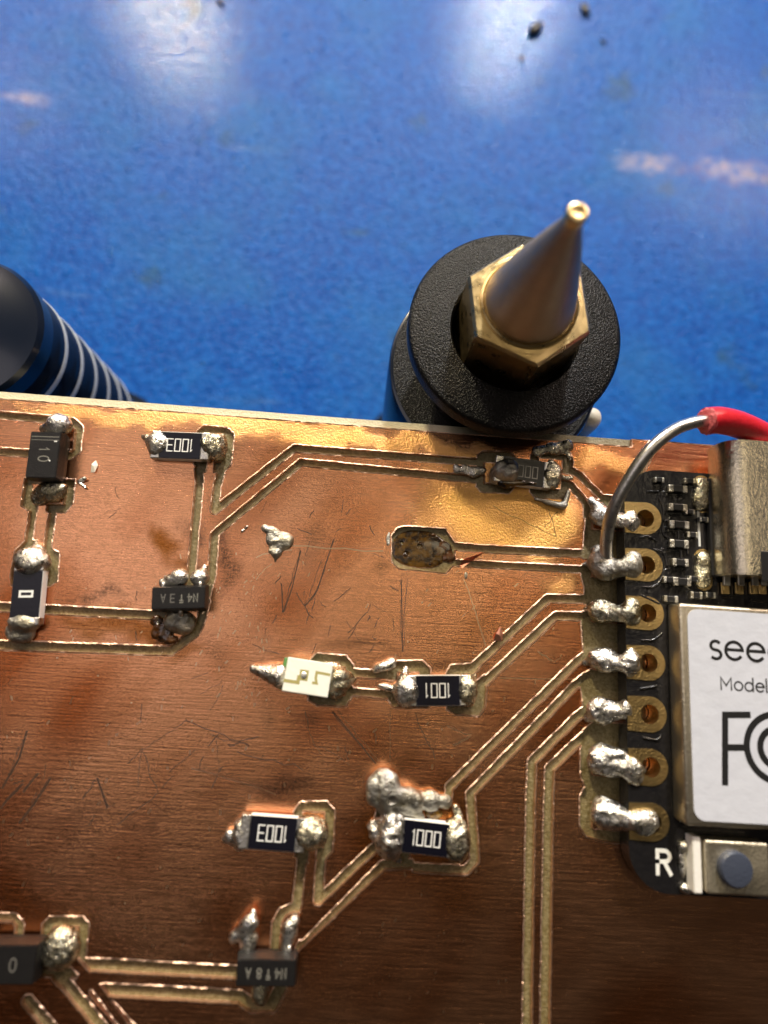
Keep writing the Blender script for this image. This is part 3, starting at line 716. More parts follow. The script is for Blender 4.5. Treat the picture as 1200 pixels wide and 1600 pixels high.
for i in range(34):
    a = (rnd.uniform(180, 800), rnd.uniform(1100, 1240)) if i < 6 else (rnd.uniform(0, 120), rnd.uniform(1050, 1290)) if i < 12 else (rnd.uniform(380, 620), rnd.uniform(780, 1010))
    an = rnd.uniform(1.7, 2.3) if rnd.random() < .7 else rnd.uniform(0, 3.1); l = rnd.uniform(6, 26); DK.append(wig(a, (a[0] + l * math.cos(an), a[1] + l * math.sin(an)), 3, .6))
v, f = [], []
for i, st in enumerate(DK):
    a, b = ribbon([[at(*p).xy for p in st]], rnd.uniform(0.015, 0.042), 0.004 + 0.0001 * (i % 9), False); f += [tuple(q + len(v) for q in t) for t in b]; v += a
for st in ([(42, 1142), (30, 1185), (3, 1232)], [(36, 1224), (14, 1246), (0, 1264)], [(60, 1208), (48, 1222), (36, 1238)], [(79, 1216), (52, 1258), (30, 1286)], [(152, 1216), (162, 1245), (168, 1263)], [(520, 1112), (552, 1150), (587, 1193)], [(442, 957), (440, 912)], [(443, 957), (456, 920), (470, 860)], [(476, 948), (496, 922), (521, 843)], [(627, 905), (629, 1018)]):
    a, b = ribbon([[at(*p).xy for p in st]], 0.085 if st[0][0] < 300 else 0.055, 0.0055, False); f += [tuple(q + len(v) for q in t) for t in b]; v += a
o = mesh('scratches', v, f, M['scratch'], board); o.matrix_parent_inverse = MW(board).inverted(); tag(o, 'dark fine scratches in the copper', kind='stuff')
BR = [wig((432, 682), (500, 660), 6, .8), wig((725, 905), (760, 1010), 6, .8), wig((780, 1060), (900, 1061), 6, .6), wig((455, 858), (400, 870), 5, 1), wig((420, 850), (600, 862), 6, 1), wig((400, 905), (425, 880), 5, 1), wig((700, 1135), (735, 1150), 4, 1), wig((735, 1150), (708, 1165), 4, 1), wig((300, 1200), (430, 1240), 5, 1), wig((840, 1018), (865, 1034), 4, 1), wig((865, 1034), (878, 1024), 3, 1)]
for i in range(240):
    a = (rnd.uniform(0, 890), rnd.uniform(860, 1580)) if i > 40 else (rnd.uniform(340, 420), rnd.uniform(880, 1100)); an = rnd.uniform(1.3, 2.6); l = rnd.uniform(1.5, 8); BR.append([a, (a[0] + l * math.cos(an), a[1] + l * math.sin(an))])
v, f = [], []
for i, st in enumerate(BR):
    a, b = ribbon([[at(*p).xy for p in st]], rnd.uniform(0.015, 0.05), 0.006 + 0.0001 * (i % 7), False); f += [tuple(q + len(v) for q in t) for t in b]; v += a
o = mesh('nicks', v, f, M['scratch_br'], board); o.matrix_parent_inverse = MW(board).inverted(); tag(o, 'bright nicks and hair scratches in the copper', kind='stuff')

# ---------------------------------------------------------------- chip resistors
RG = 'chip resistors soldered to the copper board'
def frame2(a, b, z, zb):
    p, q = at(*a, z), at(*b, z); c = (p + q) / 2
    return Vector((c.x, c.y, zb)), math.atan2(q.y - p.y, q.x - p.x)
def resistor(a, b, label, txt, flip=False, zb=0.05, L=3.15, Wd=1.52, Hh=0.56, blk=2.22, tilt=(0, 0), th=0.68, tw=0.058, tmat='print', vert=False, toff=(0, 0)):
    loc, rz = frame2(a, b, zb + Hh, zb)
    t = empty('chip_resistor', loc, rz, math.radians(tilt[0]), math.radians(tilt[1])); tag(t, label, 'resistor', RG)
    box('ceramic_body', (L - 0.06, Wd, Hh - 0.03), (0, 0, (Hh - 0.03) / 2), M['ceramic'], t, 0.03)
    box('black_coating', (blk, Wd - 0.05, 0.05), (0, 0, Hh - 0.02), M['resin'], t, 0.018)
    for sx in (-1, 1):
        l = (L - blk) / 2 + 0.02
        box('end_terminal', (l, Wd + 0.02, Hh), (sx * (L / 2 - l / 2 + 0.01), 0, Hh / 2), M['tin'], t, 0.06)
    if txt:
        o = text('marking', txt, th, tw, toff, (math.pi if flip else 0) + 0.0, M[tmat], t, Hh + 0.011, sx=0.84)
        o['label'] = 'printed marking ' + txt
    return t
R1 = resistor((251, 694), (313, 697), 'black chip resistor marked 1003 at the top edge of the board', '1003', True, tilt=(1, -2))
R2 = resistor((44, 895), (37.5, 962), 'black chip resistor marked 0 standing upright below the black diode', '0', vert=True, blk=2.35, Wd=1.5, th=0.62, tw=0.11)
R3 = resistor((790, 733), (846, 741), 'damaged chip resistor marked 1000 half under a solder lump beside the holder', '1000', tmat='print_scuffed', th=0.64, tw=0.055, blk=2.3, toff=(0.12, 0.02))
R4 = resistor((650.5, 1079.5), (718.5, 1079), 'black chip resistor marked 1001 joined to the white LED', '1001', True, tilt=(-1, 0), zb=0.08)
R5 = resistor((631.5, 1306), (699.5, 1314), 'black chip resistor marked 1000 under the grey solder lump', '1000', zb=0.1)
R6 = resistor((391, 1301), (461, 1306), 'black chip resistor marked 1003 above the lower transistor', '1003', True, zb=0.22, tilt=(-3, 0))
# solder on the resistors
blob('solder_joint', [('c', (221, 681, 0.12), (249, 694, 0.22), 0.10, 0.74, 0.8), ('e', (246, 696, 0.2), 0.4, 0.72, 0.5)], M['solder'], R1, amp=0.012, seed=2)
blob('solder_joint', [('e', (330, 697, 0.3), 0.55, 0.66, 0.52), ('e', (343, 690, 0.3), 0.36, 0.42, 0.5), ('e', (341, 706, 0.25), 0.40, 0.42, 0.46)], M['solder_flux'], R1, amp=0.05, amp2=0.03, seed=3)
blob('solder_joint', [('e', (50, 878, 0.35), 0.80, 0.66, 0.55), ('c', (58, 862, 0.2), (57, 845, 0.05), 0.45, 0.15, 0.7), ('c', (45, 880, 0.3), (26, 868, 0.1), 0.4, 0.12, 0.8)], M['solder'], R2, amp=0.05, amp2=0.025, seed=4)
blob('solder_joint', [('e', (38, 973, 0.35), 0.74, 0.40, 0.40), ('e', (32, 986, 0.15), 0.66, 0.52, 0.30)], M['solder_dull'], R2, amp=0.04, seed=5)
blob('solder_joint', [('e', (792, 735, 0.65), 0.60, 0.62, 0.42), ('e', (785, 742, 0.3), 0.62, 0.60, 0.4), ('c', (770, 752, 0.2), (798, 748, 0.55), 0.18, 0.2, 1)], M['solder_dull'], R3, amp=0.05, amp2=0.02, seed=6)
blob('flux_residue', [('e', (812, 754, 0.58), 0.9, 0.16, 0.09), ('e', (790, 757, 0.5), 0.4, 0.2, 0.12)], M['scorch'], R3, amp=0.02, seed=61, res=0.045, rough=0.0)
blob('solder_joint', [('c', (712, 733, 0.08), (752, 736, 0.10), 0.22, 0.26, 0.7), ('c', (725, 730, 0.12), (740, 742, 0.10), 0.12, 0.2, 0.7)], M['solder'], R3, amp=0.05, amp2=0.03, seed=7)
blob('solder_joint', [('e', (862, 742, 0.42), 0.50, 0.72, 0.36), ('c', (872, 746, 0.15), (893, 746, 0.06), 0.2, 0.13, 0.8)], M['solder_flux'], R3, amp=0.035, amp2=0.03, seed=8, freq=8)
blob('solder_joint', [('e', (636, 1080, 0.35), 0.55, 0.74, 0.50), ('c', (625, 1078, 0.2), (593, 1072, 0.06), 0.32, 0.13, 0.8), ('c', (630, 1085, 0.2), (640, 1098, 0.1), 0.45, 0.3, 0.8), ('c', (630, 1062, 0.2), (634, 1045, 0.1), 0.3, 0.16, .8)], M['solder'], R4, amp=0.045, amp2=0.02, seed=9)
blob('solder_joint', [('e', (730, 1078, 0.35), 0.50, 0.75, 0.48), ('c', (735, 1065, 0.2), (742, 1056, 0.05), 0.35, 0.14, 0.8)], M['solder_flux'], R4, amp=0.05, amp2=0.02, seed=10)
blob('solder_joint', [('e', (612, 1308, 0.35), 0.66, 0.85, 0.55), ('e', (604, 1318, 0.2), 0.55, 0.6, 0.42), ('e', (612, 1284, 0.25), 0.6, 0.5, 0.44), ('e', (590, 1296, 0.1), 0.42, 0.55, 0.28), ('c', (600, 1330, 0.1), (625, 1345, 0.05), 0.3, 0.2, .7)], M['solder'], R5, amp=0.07, amp2=0.035, seed=11)
blob('solder_joint', [('e', (713, 1316, 0.3), 0.62, 0.86, 0.50), ('e', (706, 1300, 0.35), 0.4, 0.6, 0.4), ('c', (718, 1288, 0.2), (712, 1262, 0.06), 0.3, 0.2, .8)], M['solder_flux'], R5, amp=0.03, amp2=0.015, seed=12)
blob('solder_joint', [('e', (379, 1302, 0.35), 0.42, 0.70, 0.45), ('c', (368, 1308, 0.25), (354, 1310, 0.12), 0.36, 0.24, 0.9), ('e', (360, 1304, 0.2), 0.2, 0.2, 0.2)], M['solder'], R6, amp=0.05, amp2=0.02, seed=13)
blob('solder_joint', [('e', (487, 1302, 0.5), 0.72, 0.66, 0.52), ('e', (480, 1292, 0.4), 0.5, 0.5, 0.4), ('e', (498, 1294, 0.35), 0.4, 0.4, 0.4)], M['solder_flux'], R6, amp=0.045, amp2=0.025, seed=14)

# ---------------------------------------------------------------- black moulded diodes
def diode(a, b, label, zb=0.12, L=2.55, Wd=1.62, Hh=1.15, marks=()):
    loc, rz = frame2(a, b, zb + Hh, zb)
    t = empty('diode', loc, rz); tag(t, label, 'diode', 'black moulded diodes')
    bm = bmesh.new()
    prof = [(L / 2 - 0.06, Wd / 2 - 0.06, 0), (L / 2 + 0.03, Wd / 2 + 0.03, Hh * 0.45), (L / 2 - 0.03, Wd / 2 - 0.03, Hh)]
    rings = [[bm.verts.new((sx * x, sy * y, z)) for sx, sy in ((-1, -1), (1, -1), (1, 1), (-1, 1))] for x, y, z in prof]
    for r0, r1 in zip(rings[:-1], rings[1:]):
        for i in range(4): bm.faces.new((r0[i], r0[(i + 1) % 4], r1[(i + 1) % 4], r1[i]))
    bm.faces.new(rings[0][::-1]); bm.faces.new(rings[-1])
    bmesh.ops.bevel(bm, geom=bm.edges[:], offset=0.035, segments=2, affect='EDGES')
    bm_obj('body', bm, M['mould'], t)
    for sx in (-1, 1): box('lead', (0.75, 0.62, 0.13), (sx * (L / 2 + 0.28), 0, 0.02), M['tin'], t, 0.03)
    return t, Hh
D1, hh = diode((72, 676), (63, 745), 'black moulded diode marked 1 0 standing at the top left of the board')
v, f = ribbon([[(-0.98, -0.70), (-0.98, 0.70)]], 0.035, hh + 0.006); mesh('polarity_line', v, f, M['print_dim'], D1)
v, f = ribbon([[(-0.80, -0.70), (-0.80, 0.70)]], 0.025, hh + 0.006); mesh('polarity_line', v, f, M['print_dim'], D1)
v, f = ribbon([[(-0.36, 0.14), (-0.28, 0.28), (-0.28, -0.22)]], 0.05, hh + 0.006); o = mesh('marking', v, f, M['print_dim'], D1); o['label'] = 'worn digit 1'
v, f = ribbon([arc(0.22, 0.04, 0.14, 0.27, 0, 360)], 0.05, hh + 0.006); o = mesh('marking', v, f, M['print_dim'], D1); o['label'] = 'worn digit 0'
v, f = ribbon([[(0.30, 0.34), (0.33, 0.38)]], 0.06, hh + 0.007); mesh('dust_speck', v, f, M['print'], D1)
v, f = ribbon([[(-0.74, 0.5), (-0.74, 0.6)]], 0.06, hh + 0.007); mesh('dust_speck', v, f, M['print'], D1)
D2, hh = diode((-34, 1508), (54, 1508), 'black moulded diode cut off by the frame at the bottom left', zb=0.15)
v, f = ribbon([arc(0.28, 0.0, 0.14, 0.27, 0, 360)], 0.06, hh + 0.006); o = mesh('marking', v, f, M['print_faint'], D2); o['label'] = 'faint marking 0'
blob('solder_joint', [('e', (93, 664, 0.4), 0.72, 0.62, 0.62), ('e', (82, 672, 0.3), 0.7, 0.4, 0.5)], M['solder'], D1, amp=0.03, seed=15)
blob('solder_joint', [('e', (80, 768, 0.25), 0.80, 0.62, 0.42), ('e', (92, 764, 0.35), 0.45, 0.45, 0.4), ('e', (64, 775, 0.1), 0.5, 0.5, 0.28)], M['solder_flux'], D1, amp=0.045, amp2=0.02, seed=16)
blob('solder_joint', [('e', (97, 1480, 0.35), 0.85, 0.95, 0.62), ('e', (84, 1488, 0.4), 0.5, 0.7, 0.5)], M['solder_flux'], D2, amp=0.03, seed=17)

# ---------------------------------------------------------------- transistors (three-leg packages)
def transistor(a, b, label, marks, zb=0.12, L=2.75, Wd=1.28, Hh=0.95):
    loc, rz = frame2(a, b, zb + Hh, zb)
    t = empty('transistor', loc, rz); tag(t, label, 'transistor', 'three-leg transistors')
    bm = bmesh.new(); prof = [(L / 2 - 0.05, Wd / 2 - 0.06, 0), (L / 2 + 0.02, Wd / 2 + 0.03, Hh * 0.45), (L / 2 - 0.04, Wd / 2 - 0.10, Hh)]
    rings = [[bm.verts.new((sx * x, sy * y, z)) for sx, sy in ((-1, -1), (1, -1), (1, 1), (-1, 1))] for x, y, z in prof]
    for r0, r1 in zip(rings[:-1], rings[1:]):
        for i in range(4): bm.faces.new((r0[i], r0[(i + 1) % 4], r1[(i + 1) % 4], r1[i]))
    bm.faces.new(rings[0][::-1]); bm.faces.new(rings[-1])
    bmesh.ops.bevel(bm, geom=bm.edges[:], offset=0.03, segments=2, affect='EDGES')
    bm_obj('body', bm, M['mould'], t)
    for x, s in ((-0.95, 1), (0.95, 1), (0, -1)):
        tube('lead', [(x, s * 0.55, 0.42), (x, s * 0.80, 0.40), (x, s * 0.92, 0.12), (x, s * 1.2, 0.02)], 0.11, M['tin'], t, n=8, sub=4)
    for s, x, mt in marks:
        o = text('marking', s, 0.40, 0.05, (x, -0.02), math.pi, M[mt], t, Hh + 0.006, sx=0.95); o['label'] = 'laser marking ' + s
    return t
T1 = transistor((238, 935), (319, 933), 'black transistor marked N4 with a worn code at the end of the burnt trace', [('N4', 0.72, 'print_dim'), ('T', 0.16, 'print_dim'), ('3', -0.30, 'print_faint'), ('A', -0.75, 'print_faint')])
T2 = transistor((370, 1520), (461, 1521), 'black transistor marked N4T3A near the bottom of the board', [('N4', 0.66, 'print_dim'), ('T', 0.10, 'print_dim'), ('8', -0.32, 'print_dim'), ('A', -0.80, 'print_dim')])
blob('solder_joint', [('c', (256, 909, 0.25), (282, 903, 0.4), 0.30, 0.44, 0.9), ('e', (281, 898, 0.3), 0.35, 0.35, 0.35)], M['solder'], T1, amp=0.03, amp2=0.01, seed=18)
blob('solder_joint', [('e', (312, 904, 0.3), 0.52, 0.46, 0.42), ('c', (316, 895, 0.2), (320, 884, 0.05), 0.2, 0.12, 1)], M['solder'], T1, amp=0.03, amp2=0.02, seed=19)
blob('solder_joint', [('e', (280, 972, 0.12), 0.85, 0.62, 0.34), ('e', (288, 984, 0.05), 0.4, 0.3, 0.24)], M['solder_dull'], T1, amp=0.04, amp2=0.02, seed=20)
blob('burnt_flux', [('e', (255, 985, 0.02), 0.62, 0.62, 0.16), ('e', (246, 970, 0.0), 0.4, 0.35, 0.12), ('e', (268, 1000, 0.0), 0.4, 0.3, 0.14)], M['burnt'], T1, amp=0.06, amp2=0.03, seed=21, k=0.1)
blob('solder_joint', [('c', (366, 1464, 0.3), (392, 1440, 0.5), 0.28, 0.36, 0.9), ('c', (392, 1442, 0.5), (396, 1425, 0.5), 0.3, 0.16, 1), ('e', (388, 1472, 0.3), 0.45, 0.6, 0.4)], M['solder'], T2, amp=0.04, amp2=0.02, seed=22)
blob('solder_joint', [('e', (452, 1456, 0.3), 0.40, 0.62, 0.42), ('e', (460, 1438, 0.25), 0.28, 0.3, 0.34), ('e', (447, 1480, 0.3), 0.3, 0.4, 0.34)], M['solder'], T2, amp=0.03, amp2=0.01, seed=23)
blob('solder_joint', [('e', (407, 1556, 0.25), 0.42, 0.46, 0.36), ('e', (406, 1545, 0.3), 0.4, 0.4, 0.3)], M['solder_flux'], T2, amp=0.03, seed=24)

# ---------------------------------------------------------------- white LED
loc, rz = frame2((441, 1054), (517, 1066), 1.05, 0.12)
led = empty('led', loc, rz, math.radians(-4), math.radians(2)); tag(led, 'small white surface-mount LED with milky lens and green base', 'LED')
box('base_board', (2.7, 1.58, 0.32), (0, 0, 0.2), M['led_green'], led, 0.03)
box('lens', (2.30, 1.66, 0.72), (0.02, 0, 0.72), M['lens'], led, 0.05, 3)
zt = 1.085
v, f = ribbon([[(-1.05, -0.32), (-0.42, -0.32), (-0.42, -0.05)]], 0.17, zt); mesh('lead_frame', v, f, M['led_olive'], led)
v, f = ribbon([[(-0.36, -0.14), (-0.02, -0.14), (-0.02, 0.28), (-0.36, 0.28), (-0.36, -0.14)]], 0.10, zt + 0.001); mesh('lead_frame', v, f, M['led_olive'], led)
v, f = ribbon([[(1.05, 0.28), (0.42, 0.30), (0.42, 0.02), (0.50, -0.22), (0.34, -0.22)]], 0.13, zt); mesh('lead_frame', v, f, M['led_olive'], led)
lathe('die', [(0.15, 0), (0.14, 0.05), (0.07, 0.09)], M['led_die'], led, 20, (-0.19, 0.07, zt))
blob('solder_joint', [('c', (397, 1045, 0.25), (425, 1053, 0.42), 0.24, 0.52, 1.0), ('e', (437, 1056, 0.5), 0.42, 0.62, 0.55)], M['solder'], led, amp=0.015, seed=25)
blob('solder_joint', [('e', (528, 1064, 0.45), 0.58, 0.82, 0.60), ('e', (540, 1062, 0.25), 0.40, 0.50, 0.4), ('c', (545, 1062, 0.12), (554, 1060, 0.05), 0.2, 0.1, 1), ('c', (520, 1084, 0.3), (535, 1078, 0.3), 0.3, 0.3, 1), ('c', (510, 1042, .2), (530, 1040, .2), .3, .2, 1)], M['solder_flux'], led, amp=0.07, amp2=0.035, seed=26)

# ---------------------------------------------------------------- loose solder and burnt pad
def thing_blob(name, el, mat, label, cat, group=None, **kw):
    o = blob(name, el, mat, **kw); return tag(o, label, cat, group)
g = 'solder spatters on the copper'
thing_blob('solder_spatter', [('e', (435, 845, 0.06), 0.66, 0.6, 0.24), ('e', (425, 828, 0.08), 0.28, 0.24, 0.2), ('e', (414, 825, 0.08), 0.18, 0.18, 0.2), ('e', (428, 862, 0.05), 0.34, 0.26, 0.2), ('c', (430, 868, 0.05), (430, 878, 0.02), 0.16, 0.06, 1), ('e', (448, 845, 0.02), 0.3, 0.26, 0.16)], M['solder_dull'], 'ragged grey solder spatter on bare copper above the long black scratches', 'solder', g, amp=0.04, amp2=0.03, seed=31, k=0.3)
thing_blob('solder_spatter', [('c', (378, 830, 0.03), (387, 822, 0.05), 0.08, 0.06, 1)], M['solder'], 'tiny shiny solder fleck just below the diagonal trace', 'solder', g, amp=0.0, seed=32, res=0.03)
thing_blob('solder_spatter', [('c', (124, 752, 0.1), (133, 748, 0.15), 0.12, 0.12, 1), ('c', (124, 754, 0.1), (134, 762, 0.12), 0.10, 0.10, 1)], M['solder'], 'small forked solder splash right of the black diode', 'solder', g, amp=0.01, seed=33, res=0.04, k=0.05)
thing_blob('solder_spatter', [('c', (588, 1046, 0.15), (612, 1036, 0.25), 0.24, 0.30, 1.0), ('e', (596, 1040, 0.2), 0.3, 0.22, 0.26)], M['solder'], 'shiny solder lump lying above the resistor marked 1001', 'solder', g, amp=0.03, amp2=0.02, seed=34)
thing_blob('solder_spatter', [('c', (840, 705, 0.05), (885, 698, 0.08), 0.34, 0.36, 0.7), ('c', (885, 698, 0.08), (890, 718, 0.1), 0.3, 0.14, 0.8), ('e', (862, 702, 0.15), 0.5, 0.36, 0.3)], M['solder_flux'], 'rough flux-stained solder crust above the damaged resistor', 'solder', g, amp=0.07, amp2=0.05, seed=35)
thing_blob('solder_spatter', [('c', (838, 780, 0.1), (878, 791, 0.12), 0.14, 0.22, 0.8), ('c', (882, 788, 0.12), (888, 768, 0.15), 0.2, 0.13, 0.9)], M['solder_dull'], 'hooked grey solder edge below the damaged resistor', 'solder', g, amp=0.02, seed=36)
thing_blob('solder_spatter', [('e', (728, 899, 0.01), 0.12, 0.2, 0.06)], M['solder_dull'], 'small grey solder fleck under the burnt pad trace', 'solder', g, amp=0.01, seed=37, res=0.03)
thing_blob('solder_spatter', [('e', (607, 842, 0.0), 0.14, 0.42, 0.06)], M['solder_dull'], 'grey solder smear on the edge of the burnt pad', 'solder', g, amp=0.01, seed=38, res=0.04)
thing_blob('solder_lump', [('e', (598, 1232, 0.55), 0.88, 0.98, 0.52), ('c', (618, 1240, 0.5), (648, 1250, 0.35), 0.55, 0.55, 0.8), ('e', (668, 1250, 0.2), 0.75, 0.55, 0.36), ('e', (695, 1252, 0.12), 0.40, 0.34, 0.26), ('c', (630, 1262, 0.3), (660, 1275, 0.2), 0.3, 0.2, 0.9), ('e', (606, 1262, 0.3), 0.6, 0.4, 0.35)], M['solder_dull'], 'large dull grey solder lump piled above the lower resistor marked 1000', 'solder', None, amp=0.035, amp2=0.03, seed=39, pits=[(613, 1252, 0.95, 0.24)], res=0.06)
thing_blob('amber_flux', [('e', (678, 1272, 0.05), 0.5, 0.3, 0.2)], M['amber'], 'amber flux drop between solder lump and resistor marked 1000', 'flux', None, amp=0.04, seed=40)
thing_blob('burnt_flux', [('e', (655, 858, -0.22), 1.6, 1.1, 0.09), ('e', (668, 862, -0.22), 0.9, 0.65, 0.08)], M['scorch'], 'amber burnt flux pooled in the empty milled pad', 'flux', None, amp=0.012, amp2=0.0, seed=41, rough=0.0, zcut=-0.25, res=0.05, pits=[(634, 866, -0.12, 0.14), (656, 852, -0.12, 0.12), (628, 848, -0.11, 0.1)])
thing_blob('burnt_flux', [('e', (692, 862, -0.18), 0.62, 0.62, 0.10), ('e', (702, 872, -0.17), 0.36, 0.3, 0.10)], M['burnt'], 'black charred flux at the trace end of the empty pad', 'flux', None, amp=0.03, amp2=0.02, seed=42, zcut=-0.25, res=0.045, k=0.05)
for k, (px, py, r, lab) in enumerate([(633, 867, 0.17, 'largest black char speck in the amber flux of the empty pad'), (655, 849, 0.12, 'round black char speck in the middle of the amber flux'), (672, 881, 0.15, 'black char speck at the lower rim of the empty pad'), (677, 836, 0.14, 'black char speck at the upper rim of the empty pad')]):
    thing_blob('char_speck', [('e', (px, py, -0.16), r, r * 0.8, 0.06)], M['burnt'], lab, 'char', 'char specks in the empty pad', amp=0.01, seed=90 + k, zcut=-0.25, res=0.04)
v = [at(718, 884, -0.05), at(724, 874, 0.12), at(750, 865, 0.3), at(757, 863, 0.02), at(735, 878, 0.02), at(722, 888, 0.10)]
bm = bmesh.new(); vs = [bm.verts.new(p) for p in v]
bm.faces.new((vs[0], vs[5], vs[4], vs[1])); bm.faces.new((vs[1], vs[4], vs[3], vs[2]))
bmesh.ops.solidify(bm, geom=bm.faces[:], thickness=0.035)
o = bm_obj('copper_foil_flap', bm, M['foil']); tag(o, 'torn pink copper foil flap curling up beside the burnt pad', 'copper foil')

def flake(pts, label, mat):
    bm = bmesh.new(); vs = [bm.verts.new(at(*p)) for p in pts]; c = bm.verts.new(sum((v.co for v in vs), Vector()) / len(vs) + Vector((0, 0, 0.10)))
    for i in range(len(vs)): bm.faces.new((vs[i], vs[(i + 1) % len(vs)], c))
    bmesh.ops.recalc_face_normals(bm, faces=bm.faces[:]); bmesh.ops.solidify(bm, geom=bm.faces[:], thickness=0.03)
    o = bm_obj('flake', bm, mat); tag(o, label, 'flake', 'loose milling flakes')
flake([(771, 1000, 0.04), (775, 990, 0.2), (782, 979, 0.06), (786, 990, 0.05), (784, 1002, 0.03)], 'small pale pink flake lying across the diagonal trace', M['foil'])
flake([(142, 738, 0.04), (143, 725, 0.15), (150, 719, 0.05), (153, 727, 0.05), (148, 738, 0.12)], 'small curled cream flake on the copper right of the diode', M['nylon'])
# ---------------------------------------------------------------- microcontroller module
X0, Y0, ZM = 15.22, -4.862, 1.10
MX0, MX1, MY0, MY1 = 14.06, 14.06 + 17.6, -23.3, -2.08
mod = empty('microcontroller_module', ((MX0 + MX1) / 2, (MY0 + MY1) / 2, 0.08)); tag(mod, 'black microcontroller module with gold edge pads, metal connector and white label', 'module')
MI = MW(mod).inverted()
def sub(o, parent=mod):
    o.parent = parent; o.matrix_parent_inverse = MW(parent).inverted(); return o
def rrect(x0, x1, y0, y1, r, n=8):
    out = []
    for cx, cy, a in ((x1 - r, y0 + r, -90), (x1 - r, y1 - r, 0), (x0 + r, y1 - r, 90), (x0 + r, y0 + r, 180)):
        out += [(cx + r * math.cos(math.radians(a + 90 * i / n)), cy + r * math.sin(math.radians(a + 90 * i / n))) for i in range(n + 1)]
    return out
def plate(name, outer, holes, z0, z1, mat, parent):
    vs = [Vector(p) for p in outer]; es = [(i, (i + 1) % len(outer)) for i in range(len(outer))]; L = [list(range(len(outer)))]
    for h in holes:
        b = len(vs); vs += [Vector(p) for p in h]; es += [(b + i, b + (i + 1) % len(h)) for i in range(len(h))]; L.append(list(range(b, b + len(h))))
    cv_, _, cf_, ov_, _, _ = delaunay_2d_cdt(vs, es, [], 1, 1e-6)
    def in_hole(f):
        c = (cv_[f[0]] + cv_[f[1]] + cv_[f[2]]) / 3
        for h in holes:
            m = sum((Vector(p) for p in h), Vector((0, 0))) / len(h)
            if (c - m).length < (Vector(h[0]) - m).length * 0.985: return True
        return False
    cf_ = [f for f in cf_ if not in_hole(f)]
    n = len(cv_); mp = {q: i for i, l in enumerate(ov_) for q in l}
    V = [(p.x, p.y, z1) for p in cv_] + [(p.x, p.y, z0) for p in cv_]; F_ = []
    for f in cf_:
        a, b, c = (cv_[q] for q in f[:3]); f = list(f) if (b - a).cross(c - a) > 0 else list(f)[::-1]
        F_.append(tuple(f)); F_.append(tuple(q + n for q in f[::-1]))
    for l in L:
        for i in range(len(l)):
            a, b = mp[l[i]], mp[l[(i + 1) % len(l)]]; F_.append((a, a + n, b + n, b))
    o = mesh(name, V, F_, mat); bm = bmesh.new(); bm.from_mesh(o.data); bmesh.ops.recalc_face_normals(bm, faces=bm.faces[:]); bm.to_mesh(o.data); bm.free()
    return sub(o, parent)
PADX = 15.22; HR = 0.53
circ = lambda cx, cy, r, n=28: [(cx + r * math.cos(2 * math.pi * i / n), cy + r * math.sin(2 * math.pi * i / n)) for i in range(n)]
pys = [Y0 - 2.54 * i for i in range(7)]
plate('module_board', rrect(MX0, MX1, MY0, MY1, 2.0), [circ(PADX, y, HR) for y in pys], 0.08, ZM, M['mask'], mod)
for i, y in enumerate(pys):
    rr = 0.88
    out = [(MX0 + 0.03, y - rr + 0.04), (PADX, y - rr)] + [(PADX + rr * math.cos(math.radians(a)), y + rr * math.sin(math.radians(a))) for a in range(-84, 85, 8)] + [(PADX, y + rr), (MX0 + 0.03, y + rr - 0.04)]
    p = plate('edge_pad', out, [circ(PADX, y, HR - 0.05)], ZM + 0.001, ZM + 0.045, M['gold'], mod)
    n = 28; c0 = circ(PADX, y, HR - 0.05, n)
    h = mesh('plated_hole', [(a, b, ZM + 0.02) for a, b in c0] + [(a, b, 0.1) for a, b in c0], [(k, (k + 1) % n, n + (k + 1) % n, n + k) for k in range(n)], M['gold'], None, True); sub(h, p)
